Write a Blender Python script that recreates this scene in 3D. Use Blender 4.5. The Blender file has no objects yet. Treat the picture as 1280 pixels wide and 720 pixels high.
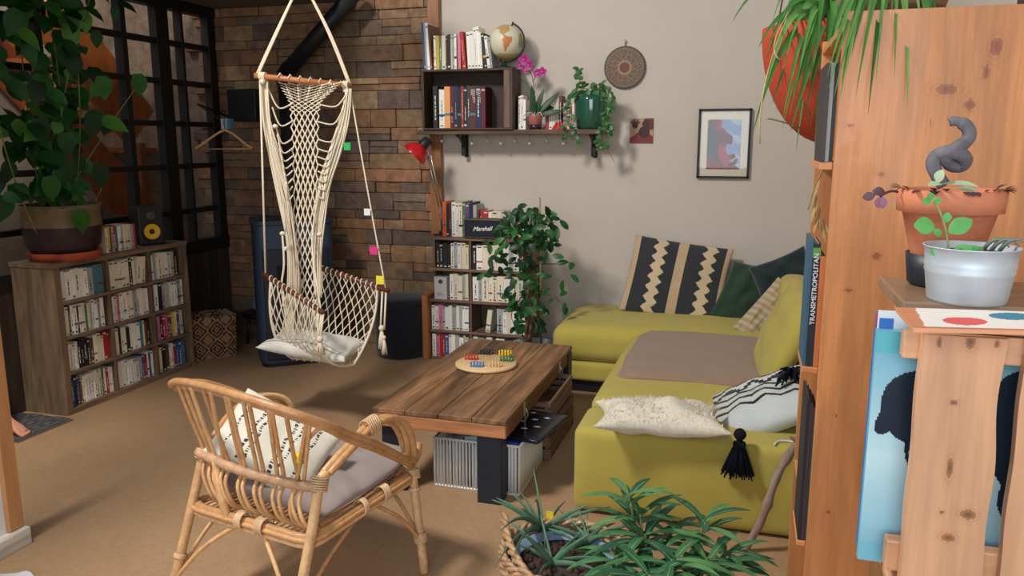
import bpy, bmesh, math, random
from mathutils import Vector, Matrix, noise
R = math.radians
PI = math.pi
rnd = random.Random(7)
sc = bpy.context.scene
C = sc.collection

# ------------------------------------------------------------------ camera
FPX, PITCH, YAW, CH = 994.0, R(10.5), R(16.5), 1.65
FW = Vector((-math.sin(YAW)*math.cos(PITCH), math.cos(YAW)*math.cos(PITCH), -math.sin(PITCH)))
RT = Vector((math.cos(YAW), math.sin(YAW), 0))
UP = RT.cross(FW)
CAM = Vector((0, 0, CH))
cd = bpy.data.cameras.new('camera'); cam = bpy.data.objects.new('camera', cd); C.objects.link(cam)
cd.sensor_width = 36; cd.lens = FPX/1280*36; cd.clip_start = .05
cam.matrix_world = Matrix(((RT.x, UP.x, -FW.x, 0), (RT.y, UP.y, -FW.y, 0), (RT.z, UP.z, -FW.z, CH), (0, 0, 0, 1)))
sc.camera = cam

def ray(x, y): return FW + RT*((x-640)/FPX) + UP*((360-y)/FPX)
def W(x, y, d): return CAM + ray(x, y)*d
def OZ(x, y, z=0.0):
    r = ray(x, y); return CAM + r*((z-CH)/r.z)
def OY(x, y, Y):
    r = ray(x, y); return CAM + r*(Y/r.y)
def OX(x, y, X):
    r = ray(x, y); return CAM + r*(X/r.x)

# ------------------------------------------------------------------ light
wd = bpy.data.worlds.new('world'); sc.world = wd; wd.use_nodes = True
wd.node_tree.nodes['Background'].inputs[0].default_value = (.72, .84, 1, 1)
wd.node_tree.nodes['Background'].inputs[1].default_value = .2

def area(name, loc, target, sx, sy, power, col):
    l = bpy.data.lights.new(name, 'AREA'); l.shape = 'RECTANGLE'; l.size = sx; l.size_y = sy
    l.energy = power; l.color = col
    o = bpy.data.objects.new(name, l); C.objects.link(o); o.location = loc
    o.rotation_euler = (Vector(target)-Vector(loc)).to_track_quat('-Z', 'Y').to_euler()
    return o
area('skylight', (-2.9, 1.2, 4.4), (-1.2, 4.0, .4), .7, .7, 200, (1, .95, .87))
area('window_light', (-.3, -1.7, 2.0), (-1.2, 4.0, .8), 2.6, 1.6, 92, (.86, .93, 1))
area('stairwell_fill', (-5.2, 4.4, 4.2), (-5.1, 5.3, 1.5), .6, .8, 26, (1, .95, .9))  # unseen fill lamp, added to brighten the stairs behind the glass
sc.view_settings.view_transform = 'Standard'; sc.view_settings.look = 'None'
sc.view_settings.gamma = 1; sc.view_settings.use_curve_mapping = False
sc.view_settings.exposure = 0.0

# ------------------------------------------------------------------ colours and materials
def c8(r, g=None, b=None):
    if g is None: r, g, b = (r >> 16) & 255, (r >> 8) & 255, r & 255
    f = lambda v: (v/255/12.92) if v/255 <= .04045 else ((v/255+.055)/1.055)**2.4
    return (f(r), f(g), f(b))
def jit(c, a=.1, r=rnd):
    k = 1+r.uniform(-a, a); return tuple(max(0, min(1, v*k*(1+r.uniform(-a*.25, a*.25)))) for v in c)
def mixc(a, b, t): return tuple(a[i]*(1-t)+b[i]*t for i in range(3))

def vmat(name, rough=.7, metal=0, nscale=30, namt=.12, bump=0, bscale=120, stretch=None, sheen=0, coat=0, trans=0, grain=None, spec=.5):
    """surface colour from the 'Col' attribute, varied by object-space noise"""
    m = bpy.data.materials.new(name); m.use_nodes = True
    nt = m.node_tree; N = nt.nodes; L = nt.links
    b = N['Principled BSDF']; b.inputs['Roughness'].default_value = rough; b.inputs['Metallic'].default_value = metal
    b.inputs['Specular IOR Level'].default_value = spec
    if sheen: b.inputs['Sheen Weight'].default_value = sheen
    if coat: b.inputs['Coat Weight'].default_value = coat
    at = N.new('ShaderNodeAttribute'); at.attribute_name = 'Col'
    tc = N.new('ShaderNodeTexCoord'); mp = N.new('ShaderNodeMapping')
    L.new(tc.outputs['Object'], mp.inputs[0])
    if stretch: mp.inputs['Scale'].default_value = stretch
    nz = N.new('ShaderNodeTexNoise'); nz.inputs['Scale'].default_value = nscale; nz.inputs['Detail'].default_value = 5
    nz.inputs['Roughness'].default_value = .6
    L.new(mp.outputs[0], nz.inputs[0])
    mr = N.new('ShaderNodeMapRange'); mr.inputs['From Min'].default_value = .3; mr.inputs['From Max'].default_value = .7
    mr.inputs['To Min'].default_value = 1-namt; mr.inputs['To Max'].default_value = 1+namt
    L.new(nz.outputs[0], mr.inputs[0])
    fac = mr.outputs[0]
    if grain:
        n2 = N.new('ShaderNodeTexNoise'); n2.inputs['Scale'].default_value = grain[0]; n2.inputs['Detail'].default_value = 3
        n2.inputs['Distortion'].default_value = 1.5
        L.new(mp.outputs[0], n2.inputs[0])
        m2 = N.new('ShaderNodeMapRange'); m2.inputs['From Min'].default_value = .35; m2.inputs['From Max'].default_value = .65
        m2.inputs['To Min'].default_value = 1-grain[1]; m2.inputs['To Max'].default_value = 1+grain[1]*.5
        L.new(n2.outputs[0], m2.inputs[0])
        mm = N.new('ShaderNodeMath'); mm.operation = 'MULTIPLY'; L.new(fac, mm.inputs[0]); L.new(m2.outputs[0], mm.inputs[1]); fac = mm.outputs[0]
    vm = N.new('ShaderNodeVectorMath'); vm.operation = 'SCALE'
    L.new(at.outputs['Color'], vm.inputs[0]); L.new(fac, vm.inputs['Scale'])
    L.new(vm.outputs[0], b.inputs['Base Color'])
    if trans:
        b.inputs['Transmission Weight'].default_value = 0
        tr = N.new('ShaderNodeBsdfTranslucent'); mx = N.new('ShaderNodeMixShader'); mx.inputs[0].default_value = trans
        L.new(vm.outputs[0], tr.inputs[0]); L.new(b.outputs[0], mx.inputs[1]); L.new(tr.outputs[0], mx.inputs[2])
        L.new(mx.outputs[0], N['Material Output'].inputs[0])
    if bump:
        n3 = N.new('ShaderNodeTexNoise'); n3.inputs['Scale'].default_value = bscale; n3.inputs['Detail'].default_value = 4
        L.new(mp.outputs[0], n3.inputs[0])
        bp = N.new('ShaderNodeBump'); bp.inputs['Strength'].default_value = bump; bp.inputs['Distance'].default_value = .004
        L.new(n3.outputs[0], bp.inputs['Height']); L.new(bp.outputs[0], b.inputs['Normal'])
    return m

def woodmat(name, axis, rough=.55, amt=.16, sc_=1.0, knots=.35, coat=0):
    s = {'x': (.12, 1, 1), 'y': (1, .12, 1), 'z': (1, 1, .12)}[axis]
    return vmat(name, rough, nscale=55*sc_, namt=amt, stretch=s, grain=(9*sc_, knots), bump=.25, bscale=90*sc_, coat=coat)
M = {}
M['oldwood'] = woodmat('stained_old_plank', 'y', .5, .34, .8, .6)
for a in 'xyz':
    M['wood'+a] = woodmat('weathered_wood_'+a, a, .6, .22, 1, .4)
    M['pine'+a] = woodmat('pine_wood_'+a, a, .45, .09, .8, .22, .1)
M['matte'] = vmat('matte', .8, nscale=14, namt=.06)
M['plaster'] = vmat('plaster', .9, nscale=2.5, namt=.035, bump=.25, bscale=45)
M['floor'] = vmat('cork_floor', .62, nscale=1.3, namt=.10, bump=.12, bscale=60, grain=(38, .10))
M['stone'] = vmat('stone', .85, nscale=16, namt=.30, bump=1.0, bscale=28, grain=(5, .22))
M['gloss'] = vmat('gloss', .25, namt=.03)
M['satin'] = vmat('satin', .45, namt=.04)
M['paper'] = vmat('paper', .6, nscale=40, namt=.05)
M['fabric'] = vmat('fabric', .92, nscale=420, namt=.10, bump=.5, bscale=500, sheen=.25, grain=(4, .07), spec=.2)
M['canvas'] = vmat('sofa_canvas', .9, nscale=700, namt=.08, bump=.35, bscale=800, sheen=.15, grain=(2.4, .06), spec=.2)
M['rope'] = vmat('cotton_rope', .9, nscale=260, namt=.14, bump=.4, bscale=300, spec=.2)
M['rattan'] = vmat('rattan', .42, nscale=22, namt=.18, bump=.25, bscale=60, grain=(60, .12), coat=.15)
M['leaf'] = vmat('leaf', .42, nscale=25, namt=.18, trans=.22, spec=.4)
M['metal'] = vmat('metal', .35, 1, nscale=20, namt=.12)
M['zinc'] = vmat('zinc', .5, .45, nscale=18, namt=.12)
M['black'] = vmat('black_paint', .5, nscale=30, namt=.15, bump=.1)
M['clay'] = vmat('clay', .75, nscale=20, namt=.12, bump=.2)
M['soil'] = vmat('soil', .95, nscale=60, namt=.4, bump=1, bscale=70)
M['bark'] = vmat('bark', .85, nscale=30, namt=.3, bump=1, bscale=50, stretch=(1, 1, .3))
def glassmat():
    m = bpy.data.materials.new('clear_glass'); m.use_nodes = True; nt = m.node_tree; N = nt.nodes; L = nt.links
    N.remove(N['Principled BSDF'])
    t = N.new('ShaderNodeBsdfTransparent'); g = N.new('ShaderNodeBsdfGlossy'); g.inputs['Roughness'].default_value = .03
    f = N.new('ShaderNodeFresnel'); f.inputs[0].default_value = 1.45; mx = N.new('ShaderNodeMixShader')
    gm = N.new('ShaderNodeNewGeometry'); iv = N.new('ShaderNodeMath'); iv.operation = 'SUBTRACT'; iv.inputs[0].default_value = 1; L.new(gm.outputs['Backfacing'], iv.inputs[1])
    mu = N.new('ShaderNodeMath'); mu.operation = 'MULTIPLY'; L.new(f.outputs[0], mu.inputs[0]); L.new(iv.outputs[0], mu.inputs[1])
    L.new(mu.outputs[0], mx.inputs[0]); L.new(t.outputs[0], mx.inputs[1]); L.new(g.outputs[0], mx.inputs[2])
    L.new(mx.outputs[0], N['Material Output'].inputs[0]); return m
M['glass'] = glassmat()
M['greenglass'] = vmat('green_glass', .12, namt=.05, coat=.5)

# ------------------------------------------------------------------ mesh builder
ROOT = {}
class MB:
    def __init__(s): s.v = []; s.f = []; s.c = []; s.s = []
    def add(s, vs, fs, col, smooth=False):
        o = len(s.v); s.v += [Vector(p) for p in vs]
        for i, f in enumerate(fs):
            s.f.append(tuple(o+k for k in f)); s.c.append(col[i] if isinstance(col, list) else col); s.s.append(smooth)
        return s
    def box(s, a, b, col, Mx=None):
        x0, y0, z0 = a; x1, y1, z1 = b
        vs = [(x0, y0, z0), (x1, y0, z0), (x1, y1, z0), (x0, y1, z0), (x0, y0, z1), (x1, y0, z1), (x1, y1, z1), (x0, y1, z1)]
        if Mx is not None: vs = [Mx @ Vector(p) for p in vs]
        return s.add(vs, [(3, 2, 1, 0), (4, 5, 6, 7), (0, 1, 5, 4), (1, 2, 6, 5), (2, 3, 7, 6), (3, 0, 4, 7)], col)
    def beam(s, p, q, w, h, col, up=(0, 0, 1)):
        p = Vector(p); q = Vector(q); d = q-p; L = d.length; d.normalize()
        x = d.cross(Vector(up))
        if x.length < 1e-4: x = Vector((1, 0, 0))
        x.normalize(); y = x.cross(d)
        vs = []
        for t in (0, L):
            for a, b in ((-1, -1), (1, -1), (1, 1), (-1, 1)): vs.append(p+d*t+x*(a*w/2)+y*(b*h/2))
        return s.add(vs, [(0, 1, 2, 3), (7, 6, 5, 4), (0, 4, 5, 1), (1, 5, 6, 2), (2, 6, 7, 3), (3, 7, 4, 0)], col)
    def tube(s, pts, r, col, n=8, closed=False, flat=1):
        pts = [Vector(p) for p in pts]
        m = len(pts); rs = r if isinstance(r, (list, tuple)) else [r]*m
        nrm = None; vs = []
        for i in range(m):
            if closed: t = pts[(i+1) % m]-pts[i-1]
            else: t = pts[min(i+1, m-1)]-pts[max(i-1, 0)]
            if t.length < 1e-9: t = Vector((0, 0, 1))
            t.normalize()
            if nrm is None:
                nrm = t.orthogonal().normalized()
                if abs(t.z) < .9: nrm = (Vector((0, 0, 1))-t*t.z).normalized()
            else:
                nrm = nrm-t*nrm.dot(t)
                nrm = nrm.normalized() if nrm.length > 1e-6 else t.orthogonal().normalized()
            bn = t.cross(nrm)
            for k in range(n):
                a = 2*PI*k/n; vs.append(pts[i]+nrm*(math.cos(a)*rs[i])+bn*(math.sin(a)*rs[i]*flat))
        fs = []
        for i in range(m if closed else m-1):
            j = (i+1) % m
            for k in range(n): fs.append((i*n+k, i*n+(k+1) % n, j*n+(k+1) % n, j*n+k))
        if not closed: fs += [tuple(range(n-1, -1, -1)), tuple((m-1)*n+k for k in range(n))]
        return s.add(vs, fs, col, True)
    def lathe(s, prof, c, col, n=32, Mx=None, sx=1, sy=1, caps=True):
        c = Vector(c); vs = []
        for r, z in prof:
            for k in range(n):
                a = 2*PI*k/n; p = Vector((r*math.cos(a)*sx, r*math.sin(a)*sy, z))
                if Mx is not None: p = Mx @ p
                vs.append(c+p)
        fs = []; cols = []
        for i in range(len(prof)-1):
            for k in range(n):
                fs.append((i*n+k, i*n+(k+1) % n, (i+1)*n+(k+1) % n, (i+1)*n+k))
                cols.append(col[i] if isinstance(col, list) else col)
        if caps and prof[0][0] > 1e-5: fs.append(tuple(range(n-1, -1, -1))); cols.append(cols[0])
        if caps and prof[-1][0] > 1e-5: fs.append(tuple((len(prof)-1)*n+k for k in range(n))); cols.append(cols[-1])
        return s.add(vs, fs, cols, True)
    def grid(s, fn, nu, nv, cf, smooth=True):
        vs = [fn(i/nu, j/nv) for j in range(nv+1) for i in range(nu+1)]
        fs = []; cols = []
        for j in range(nv):
            for i in range(nu):
                a = j*(nu+1)+i; fs.append((a, a+1, a+nu+2, a+nu+1)); cols.append(cf((i+.5)/nu, (j+.5)/nv) if callable(cf) else cf)
        return s.add(vs, fs, cols, smooth)
    def sphere(s, c, r, col, n=12, m=8, sz=1):
        return s.lathe([(max(r*math.sin(PI*i/m), 1e-6), -r*math.cos(PI*i/m)*sz) for i in range(m+1)], c, col, n)
    def rbox(s, c, h, r, col, n=10, Mx=None, puff=0, cf=None):
        """rounded, slightly puffed block"""
        c = Vector(c); h = Vector(h)
        def pt(p):
            q = Vector((p.x*h.x, p.y*h.y, p.z*h.z)); inn = Vector([max(-h[i]+r, min(h[i]-r, q[i])) for i in range(3)])
            d = q-inn
            if d.length > 1e-9: q = inn+d.normalized()*min(r, max(abs(d.x), abs(d.y), abs(d.z))*1.0)
            if puff: q.z += puff*(1-p.x**2)*(1-p.y**2)*p.z
            if Mx is not None: q = Mx @ q
            return c+q
        for ax in range(3):
            for sg in (-1, 1):
                a, b = [(1, 2), (2, 0), (0, 1)][ax]
                def fn(u, v):
                    p = Vector((0, 0, 0)); p[ax] = sg
                    e = lambda t: math.copysign(1-(1-abs(t))**1.6, t)
                    p[a] = e(2*u-1)*sg; p[b] = e(2*v-1); return pt(p)
                s.grid(fn, n, n, col)
        return s
    def build(s, name, mat, parent=None, bevel=0, local=False, weld=0, seg=2, mats=None, mi=None):
        me = bpy.data.meshes.new(name)
        if parent is not None:
            rm = ROOT.get(parent.name, Matrix.Identity(4)); off = None
            if not local:
                inv = rm.inverted(); vs = [inv @ v for v in s.v]
            else: vs = s.v
        else:
            lo = [min(v[i] for v in s.v) for i in range(3)]; hi = [max(v[i] for v in s.v) for i in range(3)]
            off = Vector(((lo[0]+hi[0])/2, (lo[1]+hi[1])/2, lo[2]))
            vs = [v-off for v in s.v]
        me.from_pydata([tuple(v) for v in vs], [], s.f)
        at = me.color_attributes.new('Col', 'FLOAT_COLOR', 'CORNER')
        k = 0; buf = []
        for i, f in enumerate(s.f): buf += [*s.c[i][:3], 1.0]*len(f)
        at.data.foreach_set('color', buf)
        me.polygons.foreach_set('use_smooth', s.s)
        me.materials.append(mat)
        if weld:
            bm = bmesh.new(); bm.from_mesh(me); bmesh.ops.remove_doubles(bm, verts=bm.verts, dist=weld); bm.to_mesh(me); bm.free()
        me.update()
        o = bpy.data.objects.new(name, me); C.objects.link(o)
        if parent is not None:
            o.parent = parent; ROOT[o.name] = rm
        else:
            o.location = off; ROOT[o.name] = Matrix.Translation(off)
        if bevel:
            b = o.modifiers.new('bevel', 'BEVEL'); b.width = bevel; b.segments = seg; b.limit_method = 'ANGLE'; b.angle_limit = R(40)
        return o

def tag(o, label, cat, group=None, kind=None):
    o['label'] = label; o['category'] = cat
    if group: o['group'] = group
    if kind: o['kind'] = kind
    return o
def thing(name, label, cat, loc=(0, 0, 0), rotz=0, group=None):
    o = bpy.data.objects.new(name, None); C.objects.link(o); o.empty_display_size = .05
    o.location = loc; o.rotation_euler = (0, 0, rotz)
    ROOT[o.name] = Matrix.Translation(Vector(loc)) @ Matrix.Rotation(rotz, 4, 'Z')
    return tag(o, label, cat, group)
def struct(mb, name, mat, bevel=0, parent=None):
    o = mb.build(name, mat, parent, bevel)
    if parent is None: o['kind'] = 'structure'
    return o

def text(name, body, size, org, ex, ey, mat_col, mat, parent=None, extrude=.0006, shear=0, align='LEFT', xs=1.0):
    cu = bpy.data.curves.new('t', 'FONT'); cu.body = body; cu.size = size; cu.extrude = extrude; cu.shear = shear
    cu.align_x = align; cu.align_y = 'CENTER'; cu.offset = size*.012
    to = bpy.data.objects.new('t', cu); C.objects.link(to)
    bpy.context.view_layer.update()
    me0 = bpy.data.meshes.new_from_object(to.evaluated_get(bpy.context.evaluated_depsgraph_get()))
    ex = Vector(ex).normalized(); ey = Vector(ey).normalized(); ez = ex.cross(ey)
    mb = MB(); mb.add([Vector(org)+ex*v.co.x*xs+ey*v.co.y+ez*v.co.z for v in me0.vertices], [tuple(p.vertices) for p in me0.polygons], mat_col)
    bpy.data.objects.remove(to); bpy.data.curves.remove(cu); bpy.data.meshes.remove(me0)
    return mb.build(name, mat, parent)

def bez(p0, p1, p2, n):
    p0, p1, p2 = Vector(p0), Vector(p1), Vector(p2)
    return [p0*(1-t)**2+p1*2*t*(1-t)+p2*t*t for t in [i/n for i in range(n+1)]]
def smooth_path(pts, n=8):
    pts = [Vector(p) for p in pts]; out = []
    for i in range(len(pts)-1):
        p0 = pts[max(i-1, 0)]; p1 = pts[i]; p2 = pts[i+1]; p3 = pts[min(i+2, len(pts)-1)]
        for k in range(n):
            t = k/n
            out.append(.5*((2*p1)+(p2-p0)*t+(2*p0-5*p1+4*p2-p3)*t*t+(3*p1-p0-3*p2+p3)*t**3))
    out.append(pts[-1]); return out

def leaf(mb, base, d, nrm, L, w, col, droop=.3, seg=6, shape='oval', fold=.15, midcol=None):
    """a bent, folded leaf blade, two strips wide each side of the midrib"""
    base = Vector(base); d = Vector(d).normalized(); nrm = Vector(nrm)
    nrm = (nrm-d*nrm.dot(d)); nrm = nrm.normalized() if nrm.length > 1e-5 else d.orthogonal().normalized()
    sd = d.cross(nrm)
    vs = []; p = base.copy(); dd = d.copy()
    for i in range(seg+1):
        t = i/seg
        if shape == 'heart': wi = math.sin(PI*min(1, t*.93+.13))**.75*(1-.25*t) if t < 1 else .02
        elif shape == 'lance': wi = math.sin(PI*(t*.94+.04))**.8
        elif shape == 'blade': wi = (.55+.45*math.sin(PI*min(1, t*1.2)))*(1-t)**.55 if t < 1 else .03
        else: wi = math.sin(PI*(t*.95+.03))**.75
        wi *= w/2
        up = nrm*(fold*wi)
        vs += [p-sd*wi+up, p, p+sd*wi+up]
        p = p+dd*(L/seg)
        dd = (dd-nrm*(droop/seg)).normalized(); nrm = (nrm-dd*nrm.dot(dd)).normalized()
    fs = []
    for i in range(seg):
        a = i*3; fs += [(a, a+1, a+4, a+3), (a+1, a+2, a+5, a+4)]
    mb.add(vs, fs, col, True)

def rvec(r=rnd): 
    v = Vector((r.gauss(0, 1), r.gauss(0, 1), r.gauss(0, 1))); return v.normalized()

def pillow(name, c, ex, ey, th, cf, mat='fabric', parent=None, res=40, pinch=.09, label=None, cat='cushion', wr=.004, group=None, p=.42):
    c, ex, ey = Vector(c), Vector(ex), Vector(ey); ez = ex.cross(ey).normalized(); mb = MB()
    for sg in (1, -1):
        def fn(u, v):
            u = 2*u-1; v = 2*v-1
            h = max(0, (1-u**2)*(1-v**2))**p*th/2
            n_ = noise.noise(Vector((u*2.2+c.x*3, v*2.2+c.y*5, sg*2.0)))*wr*4*max(0, (1-u*u)*(1-v*v))**.3
            return c+ex*(u*sg*(1-pinch*(1-v*v)))+ey*(v*(1-pinch*(1-u*u)))+ez*(sg*(h+n_))
        mb.grid(fn, res, res, (lambda u, v: cf(u if sg > 0 else 1-u, v)) if callable(cf) else cf)
    o = mb.build(name, M[mat], parent, weld=.0005)
    if label: tag(o, label, cat, group)
    return o

# ================================================================== THE ROOM
WY = 5.8      # plane of the plaster wall
PLX = -4.27   # plane of the glazed partition
fl = MB(); fl.box((-5.9, -2.2, -.08), (1.1, 6.2, 0), c8(168, 135, 102)); struct(fl, 'floor', M['floor'])
pl = MB(); pl.box((-2.30, WY, 0), (1.1, WY+.15, 4.4), c8(198, 188, 177)); struct(pl, 'wall_back', M['plaster'])
wr = MB(); wr.box((.98, -2.2, 0), (1.1, 2.15, 4.4), c8(198, 188, 177)); wr.box((.98, 3.7, 0), (1.1, WY-.001, 4.4), c8(198, 188, 177))
wr.box((.98, 2.15, 0), (1.1, 3.7, 1.7), c8(198, 188, 177)); wr.box((.98, 2.15, 2.7), (1.1, 3.7, 4.4), c8(198, 188, 177)); struct(wr, 'wall_right', M['plaster'])
wf = MB()
for a, b in (((.97, 2.15, 1.7), (1.06, 3.7, 1.76)), ((.97, 2.15, 2.64), (1.06, 3.7, 2.7)), ((.97, 2.15, 1.76), (1.06, 2.21, 2.64)), ((.97, 3.64, 1.76), (1.06, 3.7, 2.64)), ((.97, 2.62, 1.76), (1.06, 2.68, 2.64))):
    wf.box(a, b, c8(70, 45, 32))
w1 = struct(wf, 'window_1', M['woodz'], .004)
g = MB(); g.box((1.0, 2.21, 1.76), (1.006, 3.64, 2.64), c8(255, 255, 255)); g.build('pane', M['glass'], w1)

# stone wall: one mesh of coursed blocks on a mortar backing
st = MB(); st.box((-5.9, WY+.03, 0), (-2.301, WY+.15, 4.4), c8(118, 100, 84))
pal = [(142, 106, 78), (128, 98, 76), (146, 118, 90), (112, 92, 80), (150, 112, 82), (102, 86, 76), (132, 106, 82), (138, 100, 74), (118, 98, 80), (160, 130, 98), (132, 100, 76)]
z = 0
sr = random.Random(3)
while z < 2.75:
    h = sr.choice([.07, .085, .1, .12, .14]); x = -4.34-sr.uniform(0, .2)
    while x < -2.305:
        w = sr.uniform(.17, .42); x2 = min(x+w, -2.303)
        if x2-x > .03:
            hh = h
            if h > .09 and sr.random() < .3:
                st.box((x+.0012, WY-.005-sr.uniform(0, .02), z+.0012), (x2-.0012, WY+.05, z+h/2-.002), jit(c8(*sr.choice(pal)), .16, sr))
                st.box((x+.0012, WY-.005-sr.uniform(0, .02), z+h/2+.002), (x2-.0012, WY+.05, z+h-.0012), jit(c8(*sr.choice(pal)), .16, sr))
            else:
                st.box((x+.0012, WY-.003-sr.uniform(0, .03), z+.0012), (x2-.0012, WY+.05, z+h-.0012), jit(c8(*sr.choice(pal)), .16, sr))
        x = x2
    z += h
struct(st, 'wall_stone', M['stone'], .006)

ce = MB(); ce.box((-4.34, 2.35, 2.70), (-2.95, 5.77, 2.80), c8(110, 98, 82)); ce.box((-3.15, 4.2, 2.80), (-2.95, 4.45, 3.02), c8(110, 98, 82)); struct(ce, 'ceiling', M['plaster'])  # slab's unseen front part extended to keep the skylight off the left corner
po = MB(); po.box((-2.36, WY-.055, .935), (-2.27, WY-.001, 4.0), c8(150, 100, 62)); struct(po, 'trim_1', M['pinez'], .004)

# glazed partition on the left, above a dark boarded wall
sp = MB(); sp.box((PLX-.05, 3.4, 0), (PLX+.03, WY-.04, .76), c8(58, 47, 40))
for k in range(16): sp.box((PLX+.03, 3.4+k*.148, .0), (PLX+.042, 3.4+k*.148+.143, .76), jit(c8(62, 50, 43), .2))
struct(sp, 'wall_left', M['woodz'], .003)
BK = c8(16, 16, 18)
fr = MB()
fr.box((PLX-.04, 2.0, .76), (PLX+.05, WY-.02, .86), BK); fr.box((PLX-.04, 2.0, 2.62), (PLX+.05, WY-.02, 2.699), BK)
for Y, w in ((3.4, .1), (4.05, .05), (4.765, .05), (5.16, .13), (5.375, .03), (WY-.07, .09)):
    fr.box((PLX-.03, Y-w/2, .0 if w > .09 else .76), (PLX+.04, Y+w/2, 2.69), BK)
for z_ in (1.10, 1.452, 1.778, 2.09, 2.378): fr.box((PLX-.025, 3.4, z_-.02), (PLX+.03, WY-.03, z_+.02), BK)
wn = struct(fr, 'window_2', M['black'], .003)
g = MB(); g.box((PLX-.003, 3.4, .86), (PLX+.003, WY-.07, 2.62), (1, 1, 1)); g.build('pane', M['glass'], wn)
# stairwell behind it
sw = MB(); sw.box((-5.9, 2.6, 0), (-5.8, WY+.03, 4.4), c8(168, 156, 142)); struct(sw, 'wall_stairwell', M['plaster'])
SX = -4.9
stair = thing('staircase', 'orange wooden staircase descending behind the black framed glass partition', 'staircase', (SX, 5.2, 0))
for xx in (SX, SX-.75):
    m = MB(); m.beam((xx, 4.75, 2.62), (xx, 5.62, 1.75), .045, .42, c8(176, 100, 48)); m.build('stringer', M['pinez'], stair, .004)
m = MB(); m.beam((SX, 5.55, 1.78), (SX, 5.70, 1.62), .045, .42, c8(176, 100, 48))
m.v.clear(); m.f.clear(); m.c.clear(); m.s.clear()
for k in range(6): m.box((SX-.73, 4.80+k*.16, 2.40-k*.17), (SX-.025, 5.02+k*.16, 2.44-k*.17), c8(168, 96, 50))
m.build('treads', M['pinex'], stair, .003)
m = MB(); m.beam((SX, 4.6, 1.95), (SX, 5.60, .97), .045, .34, c8(160, 86, 42)); m.build('lower_stringer', M['pinez'], stair, .004)
m = MB()
for yy in (4.9, 5.62): m.beam((SX-.03, yy, 0), (SX-.03, yy, 2.5-(yy-4.75)*1.0), .07, .07, c8(150, 86, 48))
m.build('newel_post', M['pinez'], stair, .004)

# near wall end at the left edge
nl = MB(); nl.box((-2.94, -.3, 0), (-2.835, 2.36, 2.9), c8(222, 224, 224)); struct(nl, 'wall_near_left', M['plaster'])
nt_ = MB(); nt_.box((-2.86, 2.30, .08), (-2.812, 2.366, 2.9), c8(196, 140, 92)); struct(nt_, 'trim_2', M['pinez'], .003)
nb = MB(); nb.box((-2.835, -.3, 0), (-2.79, 2.374, .075), c8(205, 198, 186)); struct(nb, 'baseboard_left', M['woody'], .003)

# ================================================================== BOOKS
BC = {'w': (240, 237, 228), 'c': (230, 218, 192), 'k': (30, 30, 34), 'b': (44, 84, 140), 'r': (176, 38, 40), 'o': (214, 92, 42), 'g': (78, 120, 84),
      'y': (214, 176, 60), 'p': (206, 120, 150), 't': (70, 128, 140), 'n': (104, 62, 44), 'l': (164, 168, 168), 'v': (104, 66, 110), 'd': (28, 40, 66), 's': (198, 190, 172), 'm': (92, 30, 38)}
BN = {'w': 'white', 'c': 'cream', 'k': 'black', 'b': 'blue', 'r': 'red', 'o': 'orange', 'g': 'green', 'y': 'yellow', 'p': 'pink', 't': 'teal',
      'n': 'brown', 'l': 'light grey', 'v': 'violet', 'd': 'navy blue', 's': 'sand coloured', 'm': 'dark red'}
ORD = ['first', 'second', 'third', 'fourth', 'fifth', 'sixth', 'seventh', 'eighth', 'ninth', 'tenth', 'eleventh', 'twelfth', 'thirteenth', 'fourteenth', 'fifteenth', 'sixteenth', 'seventeenth', 'eighteenth']
def book(w, d, h, code, label, group, Mx, marks=True, r=rnd):
    """spine faces local -y, origin bottom left front; Mx places it in the room"""
    col = jit(c8(*BC[code]), .08, r); pg = c8(226, 216, 192); mb = MB(); t = min(.0025, w*.14)
    mb.box((0, 0, 0), (w, .004, h), col); mb.box((0, .004, 0), (t, d, h), col); mb.box((w-t, .004, 0), (w, d, h), col)
    mb.box((t, .004, .003), (w-t, d-.003, h-.003), pg)
    if marks and w > .009:
        lum = sum(BC[code]); k2 = c8(96, 88, 84) if lum > 330 else c8(214, 206, 190)
        if r.random() < .22: k2 = c8(*BC[r.choice('rbktn' if lum > 330 else 'wyc')])
        a = r.uniform(.12, .3)*h; b = r.uniform(.5, .85)*h; q = r.uniform(.36, .44)
        y = -.0006
        if r.random() < .6:                      # title lettering band along the spine, broken into words
            z0 = a
            while z0 < b:
                z1 = min(b, z0+r.uniform(.01, .03)); mb.box((w*q, y, z0), (w*(1-q), .001, z1), k2); z0 = z1+r.uniform(.004, .008)
        if r.random() < .6: mb.box((w*.2, y, h*.045), (w*.8, .001, h*.045+r.uniform(.006, .014)), k2)
        if r.random() < .4: mb.box((w*.15, y, h*.90), (w*.85, .001, h*.90+.01), k2)
        if r.random() < .2: mb.box((0, y, h*.30), (w, .001, h*.36), c8(*BC[r.choice('rbytk')]))
    o = mb.build('book', M['paper'], None)
    # the mesh was centred on its base; put it in place
    off = o.location.copy(); o.matrix_world = Mx @ Matrix.Translation(off)
    tag(o, label, 'book', group)
    ROOT[o.name] = o.matrix_world.copy()
    return o
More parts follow.
